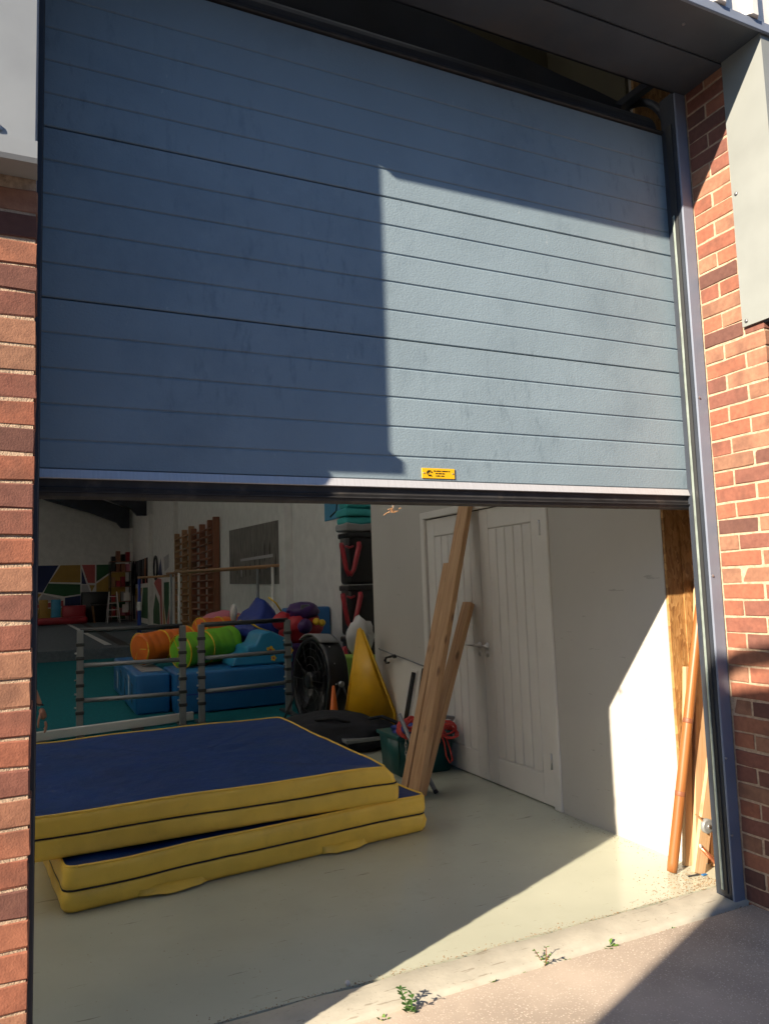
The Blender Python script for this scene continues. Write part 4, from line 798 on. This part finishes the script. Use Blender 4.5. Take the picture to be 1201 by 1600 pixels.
mural_side('coloured mural on the side wall beside the climbing bars', 26.8, 23.2, [((0, .2), (.15, .45), (.4, .3), (.45, 0), (0, 0), 'mur_green'), ((.05, .6), (.2, .68), (.55, .65), (.6, 0), (.5, 0), (.45, .4), 'mur_red'), ((.7, .6), (1, .6), (1, .3), (.85, .02), (.7, .3), 'mur_green'), ((.62, .4), (.66, 0), (.8, 0), 'mur_gold'), ((.3, .72), (.5, .95), (.6, .7), 'mur_navy'), ((.7, .95), (1, .98), (1, .8), (.75, .75), 'mur_grey'), ((.86, 0), (1, .25), (1, 0), 'mur_red')])
def hoop(label, y, z, rw, rh, mat):
    tag(obj('hanging_hoop', tube(B(), [(HX1 - .06, y + rw * math.cos(k / 20 * 6.283), z + rh * math.sin(k / 20 * 6.283)) for k in range(21)], .035, 6), mat, None, True), label, 'hoop', 'hoops hung on the side wall')
hoop('dark hoop hanging in the far corner of the side wall', 32.6, 2.1, .35, .75, 'steel_dark'); hoop('dark oval hoop hanging above the side mural', 25.9, 2.35, .4, .42, 'steel_dark')
ht = thing('hanging_straps', (HX1 - .05, 29.5, 1.9), 'row of dark straps hanging on the side wall mural', 'straps')
for k in range(7):
    y = 31.6 - k * .6; obj('strap', tube(B(), [(HX1 - .05, y, 2.82), (HX1 - .07, y - .05, 2.3), (HX1 - .05, y + .04, 1.85 + .2 * (k % 2))], .06, 5), random.choice(('steel_dark', 'black_cloth', 'bar_dark')), ht, True)
# clutter along the far wall
def fbox(name, label, cat, a, b, mat, r=.03): return tag(obj(name, roundbox(B(), a, b, r, 2), mat, None, True), label, cat)
fbox('magenta_block', 'magenta foam block on the floor at the far wall', 'foam block', (1.05, 32.5, .255), (1.98, 33.2, 1.02), 'v_red'); fbox('magenta_roll', 'long low magenta roll in front of the far mural', 'roll', (.05, 32.1, .255), (2.05, 32.45, .55), 'v_red', .1)
fbox('small_blue_block', 'light blue block standing at the far wall by the pier', 'foam block', (.62, 32.6, .255), (1.0, 33.1, 1.30), 'soft_sky'); fbox('yellow_block', 'yellow block at the far wall nearest the left pier', 'foam block', (.15, 32.6, .255), (.5, 33.1, 1.30), 'mur_gold')
fbox('piano', 'black upright cabinet against the far mural', 'cabinet', (1.85, 33.3, .255), (3.0, 34.0, 1.58), 'black_plastic')
tb = thing('trestle_table', (2.6, 32.5, .25), 'small dark table near the far hall corner', 'table')
boxo('table_top', (2.2, 32.2, .98), (3.1, 33.0, 1.03), 'steel_dark', tb, .004)
for x, y in ((2.25, 32.25), (3.05, 32.25), (2.25, 32.95), (3.05, 32.95)): obj('leg', tube(B(), [(x, y, .98), (x + (.08 if x < 2.6 else -.08), y, .255)], .02, 6), 'bar_light', tb)
sh = thing('shelf_rack', (3.4, 32.8, .25), 'cluttered shelf rack with boxes in the far hall corner', 'shelf')
for x in (2.95, 3.8):
    for y in (32.2, 32.9): boxo('upright', (x - .02, y - .02, .255), (x + .02, y + .02, 2.85), 'steel_dark', sh)
for k, z_ in enumerate((.5, 1.1, 1.75, 2.4, 2.84)):
    s_ = boxo('shelf', (2.94, 32.19, z_), (3.81, 32.91, z_ + .03), 'bar_dark', sh)
    for q in range(4):
        x = 2.99 + q * .2; boxo('carton', (x, 32.25, z_ + .031), (x + .16, 32.7, z_ + .16 + .3 * random.random() * (1 if k < 4 else 1.3)), random.choice(('bar_dark', 'grey_cloth', 'black_plastic', 'pink', 'bar_light', 'v_red')), s_)
ld = thing('step_ladder', (3.2, 31.5, .25), 'pale step ladder standing before the shelf rack', 'ladder')
for x in (2.75, 3.25): obj('stile', tube(B(), [(x, 31.2, .257), (x + (.1 if x < 3 else -.1), 31.7, 1.55)], .022, 6), 'white_cloth', ld); obj('rear_leg', tube(B(), [(x, 32.1, .257), (x + (.1 if x < 3 else -.1), 31.72, 1.53)], .016, 6), 'white_cloth', ld)
for k in range(4): boxo('step', (2.80 + k * .02, 31.27 + k * .11, .5 + k * .28), (3.20 - k * .02, 31.39 + k * .11, .53 + k * .28), 'white_cloth', ld)
for k, (x, z_) in enumerate(((3.42, .65), (3.48, 1.15))): tag(boxo('paper_notice', (x, 32.15, z_), (x + .25, 32.17, z_ + .35), 'mur_white'), ('lower' if k == 0 else 'upper') + ' white notice on the front of the shelf rack', 'notice')

# ---------------------------------------------------------------- boards and oddments by the right frame
OP = thing('round_pole', (2.86, .70, 0), 'brown varnished round pole leaning by the right door frame', 'pole')
bm = tube(B(), [(0, 0, 0), (0, 0, .04), (0, 0, 1.30), (0, 0, 1.33)], [.024, .0255, .0255, .024], 18)
zd = (Vector((3.185, .70, 1.30)) - Vector((2.862, .70, 0))).normalized(); xd, yd_ = ortho(zd)
pm = Matrix(((xd.x, yd_.x, zd.x, 2.862), (xd.y, yd_.y, zd.y, .70), (xd.z, yd_.z, zd.z, 0.006), (0, 0, 0, 1)))
o = obj('shaft', bm, 'brown_pole', None, True); o.parent = OP; o.matrix_parent_inverse = Matrix.Translation(-WORLD[OP.name]); o.matrix_basis = pm
for zz in (.36, .72): o2 = obj('worn_band', lathe(B(), (0, 0, zz), (0, 0, 1), ((0, .0256), (.004, .0262), (.02, .0262), (.024, .0256)), 18), 'bar_dark', None, True); o2.parent = OP; o2.matrix_parent_inverse = Matrix.Translation(-WORLD[OP.name]); o2.matrix_basis = pm
tag(plank('wide_board', (3.10, .715, .0), (3.27, .735, 1.42), .155, .022, 'pine_new', None, face=(0, -1, 0)), 'wide knotty pine board standing behind the leaning slats', 'board', 'pine boards by the right frame')
tag(plank('narrow_board', (3.00, .735, .0), (3.10, .738, .98), .05, .024, 'pine_new', None, face=(0, -1, 0)), 'narrow pine edge strip left of the wide knotty board', 'board', 'pine boards by the right frame')
tag(plank('slanted_slat', (2.955, .625, .005), (3.30, .66, 1.02), .075, .02, 'pine_new', None, face=(0, -1, 0)), 'pine slat slanting across in front of the wide board', 'board', 'pine boards by the right frame')
tag(plank('short_board', (3.165, .60, .0), (3.235, .62, .62), .115, .022, 'pine_new', None, face=(0, -1, 0)), 'short pine board nearest the green weather strip', 'board', 'pine boards by the right frame')
tag(plank('batten', (3.12, .66, .0), (3.22, .68, .55), .06, .025, 'pine', None, face=(0, -1, 0)), 'rough pine batten behind the slanted slat', 'board', 'pine boards by the right frame')
rl = thing('tape_reel', (3.015, .655, .23), 'small grey metal reel hooked on the leaning boards', 'reel')
obj('disc', lathe(B(), (2.998, .600, .232), (0, -1, 0), ((0, .032), (.004, .035), (.02, .035), (.024, .031), (.021, .022), (.026, .012)), 24), 'zinc', rl, True); obj('hub', lathe(B(), (2.998, .577, .232), (0, -1, 0), ((0, .010), (.006, .009)), 12), 'silver', rl, True)
obj('tail', tube(B(), [(2.975, .592, .258), (2.95, .595, .285), (2.94, .60, .292)], .005, 6), 'bar_light', rl)
cp = thing('copper_pipe', (3.05, .58, 0), 'short paint-splashed copper pipe offcut by the frame foot', 'pipe')
obj('pipe', tube(B(), [(2.975, .63, .135), (3.075, .57, .008)], .0105, 12), 'copper', cp, True); obj('collar', tube(B(), [(2.972, .632, .14), (2.985, .624, .122)], .0125, 12), 'white_cloth', cp, True)
for p, m_, n_, lab in (((2.955, .60, .002), 'soft_blue', 'plastic_chip', 'tiny blue plastic chip on the floor near the frame'), ((2.99, .645, .002), 'soft_yellow', 'plastic_chip', 'tiny yellow chip on the floor at the slat foot')):
    bm = box(B(), (p[0], p[1] - .008, p[2]), (p[0] + .028, p[1] + .008, p[2] + .006), .002); tag(obj(n_, bm, m_), lab, 'chip')
tag(obj('nail', tube(B(), [(2.885, .62, .006), (2.945, .612, .006)], .004, 6), 'steel_dark'), 'dark nail lying on the floor by the boards', 'nail')

# ---------------------------------------------------------------- dirt, crumbs, weeds
bm = B(); rnd = random.Random(5)
def crumb(x, y, z, s):
    n_ = 4; a0 = rnd.random() * 6; top = bm.verts.new((x, y, z + s * rnd.uniform(.3, .8)))
    ring = [bm.verts.new((x + math.cos(a0 + k * 6.283 / n_) * s * rnd.uniform(.5, 1.4), y + math.sin(a0 + k * 6.283 / n_) * s * rnd.uniform(.5, 1.2), z)) for k in range(n_)]
    for k in range(n_): bm.faces.new((ring[k], ring[(k + 1) % n_], top))
for _ in range(520):
    x = rnd.uniform(.3, 3.05); crumb(x, .488 + abs(rnd.gauss(0, .018)) - .008, .0005, rnd.uniform(.0012, .0045))
for _ in range(750): crumb(2.98 - abs(rnd.gauss(0, .16)), .50 + abs(rnd.gauss(0, .10)), .0005, rnd.uniform(.001, .0045))
for _ in range(260): crumb(rnd.uniform(.2, 3.0), rnd.uniform(.5, 1.8), .0005, rnd.uniform(.001, .003))
for _ in range(150): crumb(3.0 - abs(rnd.gauss(0, .05)), rnd.uniform(.8, 1.7), .0005, rnd.uniform(.001, .004))
for _ in range(500):
    x = rnd.uniform(.7, 2.93); crumb(x, .29 + rnd.gauss(0, .006) + .02 * x / 3, -.026, rnd.uniform(.002, .005))
tag(obj('floor_dirt', bm, 'debris'), 'scattered crumbs of dirt and sawdust along the door threshold', 'dirt', kind='stuff')
def weed(label, x, y, s, n_, mat, tall=0., red=False):
    t = thing('weed', (x, y, -.03), label, 'weed', 'weeds growing in the paving joint'); bm = B(); rd = random.Random(int(x * 1000))
    tips = [(Vector((x, y, -.03)), k / n_ * 6.283 + rd.random(), rd.uniform(.4, 1.1), s) for k in range(n_)]
    st_ = B()
    if tall:
        for q in range(3):
            a = rd.random() * 6.283; p = Vector((x, y, -.03)); pts = [p.copy()]
            for j in range(5): p = p + Vector((math.cos(a) * .007, math.sin(a) * .007, tall / 5)); pts.append(p.copy()); a += rd.uniform(-.5, .5); tips += [(p.copy(), rd.random() * 6.283, rd.uniform(.2, .8), s * .6) for _ in range(3)]
            tube(st_, pts, .0014, 5)
    else: tube(st_, [(x, y, -.035), (x, y, -.02)], .003, 5)
    for c, a, el, L_ in tips:
        d = Vector((math.cos(a) * math.cos(el), math.sin(a) * math.cos(el), math.sin(el))); sd = Vector((-math.sin(a), math.cos(a), 0)); w_ = L_ * .22; L2 = L_ * rd.uniform(.7, 1.2)
        vs = [bm.verts.new(c + d * L2 * q + sd * w_ * e - Vector((0, 0, 1)) * (q ** 2) * L2 * .25) for q, e in ((0, .25), (.45, 1), (.8, .7), (1, 0), (.8, -.7), (.45, -1), (0, -.25))]
        bm.faces.new(vs)
    obj('leaves', bm, mat, t); obj('stem', st_, 'leaf_red' if red else 'leaf_dark', t)
weed('tallest bushy green weed nearest the bottom edge of the picture', 1.205, .272, .040, 12, 'leaf_dark', .085); weed('low yellowish weed tuft left of the bushy weed', 1.10, .276, .03, 10, 'leaf'); weed('small green sprig between the bushy and the red weed', 1.56, .305, .03, 9, 'leaf')
weed('reddish upright weed in the paving joint', 1.80, .312, .026, 8, 'leaf', .06, True); weed('little green sprig just right of the reddish weed', 1.90, .312, .03, 9, 'leaf'); weed('round green weed rosette in the middle of the joint', 2.115, .318, .048, 18, 'leaf'); weed('smallest weed nearest the right door frame', 2.46, .312, .024, 8, 'leaf'); weed('tiny green sprig on the joint left of the red weed', 1.70, .307, .022, 7, 'leaf')
# lumps of grit and a bit of foam stuck to the door seal
tag(obj('pebble', blob(B(), (1.06, .50, .008), (.010, .009, .010), 3, .3, 2), 'white_cloth', None, True), 'small pale pebble on the threshold at the shadow edge', 'pebble')

# ---------------------------------------------------------------- person kneeling behind the pier, hand on the beam
pr = thing('person', (-.5, 6.3, .012), 'person kneeling behind the left pier, only forearm and hand in view', 'person')
def skin(name, verts, edges, mat, root, sublev=2):
    me = bpy.data.meshes.new(name); me.from_pydata([v[:3] for v in verts], edges, []); me.materials.append(MATS[mat]); o = bpy.data.objects.new(name, me); COL.objects.link(o)
    md = o.modifiers.new('skin', 'SKIN'); md.use_smooth_shade = True
    for i, v in enumerate(verts): me.skin_vertices[0].data[i].radius = (v[3], v[3] if len(v) < 5 else v[4]); me.skin_vertices[0].data[i].use_root = (i == root)
    s = o.modifiers.new('sub', 'SUBSURF'); s.levels = s.render_levels = sublev; setparent(o, pr); return o
V = [(-.62, 6.62, .46, .15), (-.56, 6.48, .66, .15), (-.48, 6.32, .86, .16), (-.44, 6.24, .98, .09), (-.40, 6.16, 1.06, .06),
     (-.30, 6.28, .93, .065), (-.16, 6.16, .78, .05), (-.03, 6.06, .60, .043), (.045, 6.03, .43, .030), (.065, 6.02, .38, .028),
     (-.66, 6.24, .90, .065), (-.78, 6.1, .70, .05), (-.70, 5.98, .52, .04),
     (-.52, 6.42, .40, .095), (-.42, 6.10, .14, .07), (-.45, 6.5, .07, .055), (-.46, 6.62, .06, .04),
     (-.76, 6.46, .42, .095), (-.80, 6.10, .50, .07), (-.80, 6.16, .12, .05), (-.80, 5.98, .055, .04), (-.38, 6.11, 1.16, .085), (-.36, 6.06, 1.26, .085)]
E_ = [(0, 1), (1, 2), (2, 3), (3, 4), (2, 5), (5, 6), (6, 7), (7, 8), (8, 9), (2, 10), (10, 11), (11, 12), (0, 13), (13, 14), (14, 15), (15, 16), (0, 17), (17, 18), (18, 19), (19, 20), (4, 21), (21, 22)]
HV = [(.068, 6.02, .37, .032, .026), (.088, 6.01, .31, .046, .028), (.10, 6.005, .25, .046, .026)]; HE = [(0, 1), (1, 2)]
body = skin('body', V, E_, 'skin', 0)
hand = skin('hand', HV, HE, 'skin', 0, 2); hand.parent = body; hand.matrix_parent_inverse = Matrix.Identity(4)
for k, (dy, l1, l2, l3) in enumerate(((-.036, .042, .032, .022), (-.012, .048, .036, .024), (.012, .044, .034, .022), (.034, .034, .026, .020))):
    b0 = Vector((.108, 6.005 + dy, .235)); b1_ = b0 + Vector((.012, 0, -l1)); b2_ = b1_ + Vector((-.006, 0, -l2)); b3_ = b2_ + Vector((-.014, 0, -l3))
    f_ = skin('finger', [(*b0, .012), (*b1_, .0115), (*b2_, .011), (*b3_, .009)], [(0, 1), (1, 2), (2, 3)], 'skin', 0); f_.parent = body; f_.matrix_parent_inverse = Matrix.Identity(4)
f_ = skin('thumb', [(.072, 5.985, .33, .013), (.052, 5.96, .27, .012), (.046, 5.955, .225, .0105), (.050, 5.96, .185, .009)], [(0, 1), (1, 2), (2, 3)], 'skin', 0); f_.parent = body; f_.matrix_parent_inverse = Matrix.Identity(4)
obj('bracelet', tube(B(), [(.055 + .037 * math.cos(k / 16 * 6.283), 6.025 + .037 * math.sin(k / 16 * 6.283), .405 - .012 * math.cos(k / 16 * 6.283)) for k in range(17)], .006, 6), 'strap', pr, True)
top = skin('shirt', [(-.62, 6.62, .48, .165), (-.56, 6.48, .66, .165), (-.48, 6.32, .86, .175), (-.44, 6.25, .96, .10), (-.30, 6.28, .93, .08), (-.20, 6.195, .83, .07), (-.66, 6.24, .90, .08), (-.74, 6.15, .78, .07)], [(0, 1), (1, 2), (2, 3), (2, 4), (4, 5), (2, 6), (6, 7)], 'cloth_navy', 0)
tr_ = skin('trousers', [(-.62, 6.62, .44, .17), (-.52, 6.42, .40, .11), (-.42, 6.10, .145, .085), (-.45, 6.5, .085, .068), (-.76, 6.46, .42, .11), (-.80, 6.10, .50, .085), (-.80, 6.16, .16, .065)], [(0, 1), (1, 2), (2, 3), (0, 4), (4, 5), (5, 6)], 'cloth_navy', 0)
hr = obj('hair', blob(B(), (-.375, 6.10, 1.27), (.105, .115, .10), 3, .08), 'hair', pr, True)

# ---------------------------------------------------------------- parked truck outside the picture: its shadow falls on the right pier and paving
tk = thing('box_truck', (-4.4, -3.6, -.03), 'white box truck parked outside the picture on the left', 'truck')
d_ = Vector((2.4, 1.0, 0)).normalized(); n_ = Vector((1.0, -2.4, 0)).normalized(); A_ = Vector((-2.0, -1.62, -.03))
TM = Matrix(((-d_.x, n_.x, 0, A_.x), (-d_.y, n_.y, 0, A_.y), (0, 0, 1, A_.z), (0, 0, 0, 1)))      # local x: backwards, y: away from the doorway
def tko(name, bm, mat, parent=tk, smooth=False):
    o = obj(name, bm, mat, None, smooth); o.parent = parent; o.matrix_parent_inverse = Matrix.Translation(-WORLD[tk.name]) if parent is tk else TM.inverted(); o.matrix_basis = TM; return o
tko('cargo_box', roundbox(B(), (0, 0, 1.0), (5.2, 1.5, 3.60), .06, 3), 'truck_white')
tko('roof_rail', tube(B(), [(.05, .04, 3.4), (.05, .04, 3.60), (.05, .055, 3.66), (.05, .09, 3.71), (.05, .16, 3.735), (.05, .75, 3.745), (.05, 1.34, 3.735), (.05, 1.41, 3.71), (.05, 1.445, 3.66), (.05, 1.46, 3.60), (.05, 1.46, 3.4)], .045, 10), 'truck_white', smooth=True)
tko('chassis', box(B(), (.1, .4, .55), (6.9, 1.1, .99), .02), 'steel_dark')
tko('rear_skirt', box(B(), (.02, .02, .35), (5.1, 1.48, .995), .02), 'truck_white')
bm = poly(B(), ((5.3, .12, .5), (7.1, .12, .5), (7.1, .12, 1.5), (6.75, .12, 2.5), (5.3, .12, 2.6)), (0, 1.26, 0)); bmesh.ops.bevel(bm, geom=list(bm.edges), offset=.06, segments=2, affect='EDGES'); cb = tko('cab', bm, 'truck_white')
bm = poly(B(), ((6.775, .3, 2.40), (7.09, .3, 1.55), (7.11, .3, 1.56), (6.795, .3, 2.41)), (0, .9, 0)); tko('windscreen', bm, 'glass_dark')
for x in (1.2, 6.2):
    for y in (.02, 1.18):
        w_ = tko('wheel', lathe(B(), (x, y, .45), (0, 1, 0), ((0, .36), (.03, .45), (.27, .45), (.30, .36)), 28), 'rubber', smooth=True); tko('rim', lathe(B(), (x, y - .005, .45), (0, 1, 0), ((0, .25), (.31, .25)), 20), 'silver')

# ---------------------------------------------------------------- unseen unit added across the yard to hide the low sky
ou = thing('added_unit', (0, -19, -.04), 'low grey industrial unit added across the yard behind the camera to hide the low sky', 'building')
boxo('wall', (-34, -27, -.1), (30, -19, 3.0), 'brick_far', ou); boxo('cladding', (-34.05, -27.05, 3.001), (30.05, -18.95, 7.2), 'frame_grey', ou); boxo('parapet', (-34.1, -27.1, 7.201), (30.1, -18.9, 7.45), 'dark_metal', ou)
for x in (-27, -17, -7, 3, 13, 23): boxo('shutter', (x, -18.99, -.02), (x + 3.6, -18.90, 3.6), 'steel_grey', ou)

# ---------------------------------------------------------------- minibus added behind the camera, first to bounce sunlight; nothing of it shows
added_bus = thing('minibus', (3.1, -3.4, -.03), 'dark blue minibus added out of sight behind the camera', 'minibus')
sd0 = Vector((2.05, -4.75, 0)); su = Vector((.45, .893, 0)).normalized(); sn = Vector((-su.y, su.x, 0))
BM_ = Matrix(((su.x, -sn.x, 0, sd0.x), (su.y, -sn.y, 0, sd0.y), (0, 0, 1, -.045), (0, 0, 0, 1)))
def mbo(name, bm, mat, smooth=False):
    o = obj(name, bm, mat, None, smooth); o.parent = added_bus; o.matrix_parent_inverse = Matrix.Translation(-WORLD[added_bus.name]); o.matrix_basis = BM_; return o
bm = poly(B(), ((-2.2, 0, .35), (2.2, 0, .35), (2.3, 0, 1.0), (1.75, 0, 1.15), (1.35, 0, 2.05), (1.1, 0, 2.2), (-2.1, 0, 2.25), (-2.25, 0, 1.2)), (0, 1.9, 0)); bmesh.ops.bevel(bm, geom=list(bm.edges), offset=.07, segments=3, affect='EDGES'); mbo('body', bm, 'cloth_navy')
for x in (-1.45, 1.45):
    for y in (-.02, 1.68): mbo('wheel', lathe(B(), (x, y, .34), (0, 1, 0), ((0, .26), (.02, .34), (.20, .34), (.22, .26)), 26), 'rubber', True); mbo('rim', lathe(B(), (x, y - .006, .34), (0, 1, 0), ((0, .2), (.235, .2)), 18), 'silver')
mbo('windscreen', poly(B(), ((1.79, .2, 1.17), (1.40, .2, 2.02), (1.42, .2, 2.03), (1.81, .2, 1.18)), (0, 1.5, 0)), 'glass_dark')
for x0 in (-1.75, -.95, -.15, .65): mbo('window', box(B(), (x0, -.006, 1.25), (x0 + .66, .01, 1.85), .004), 'film_glass')

cw = thing('cobweb', (1.282, .44, 1.74), 'clump of dusty cobweb hanging under the door seal', 'cobweb')
bm = B(); rd = random.Random(3)
for _ in range(16):
    p = Vector((1.282 + rd.gauss(0, .010), .44 + rd.gauss(0, .006), 1.745 + rd.gauss(0, .005))); q = p + Vector((rd.gauss(0, .010), rd.gauss(0, .006), rd.gauss(0, .005))); tube(bm, [p, (p + q) / 2 + Vector((0, 0, .003)), q], .0016, 4)
obj('clump', bm, 'bar_light', cw); obj('thread', tube(B(), [(1.278, .44, 1.772), (1.284, .44, 1.757), (1.282, .44, 1.745)], .0012, 4), 'white_cloth', cw)
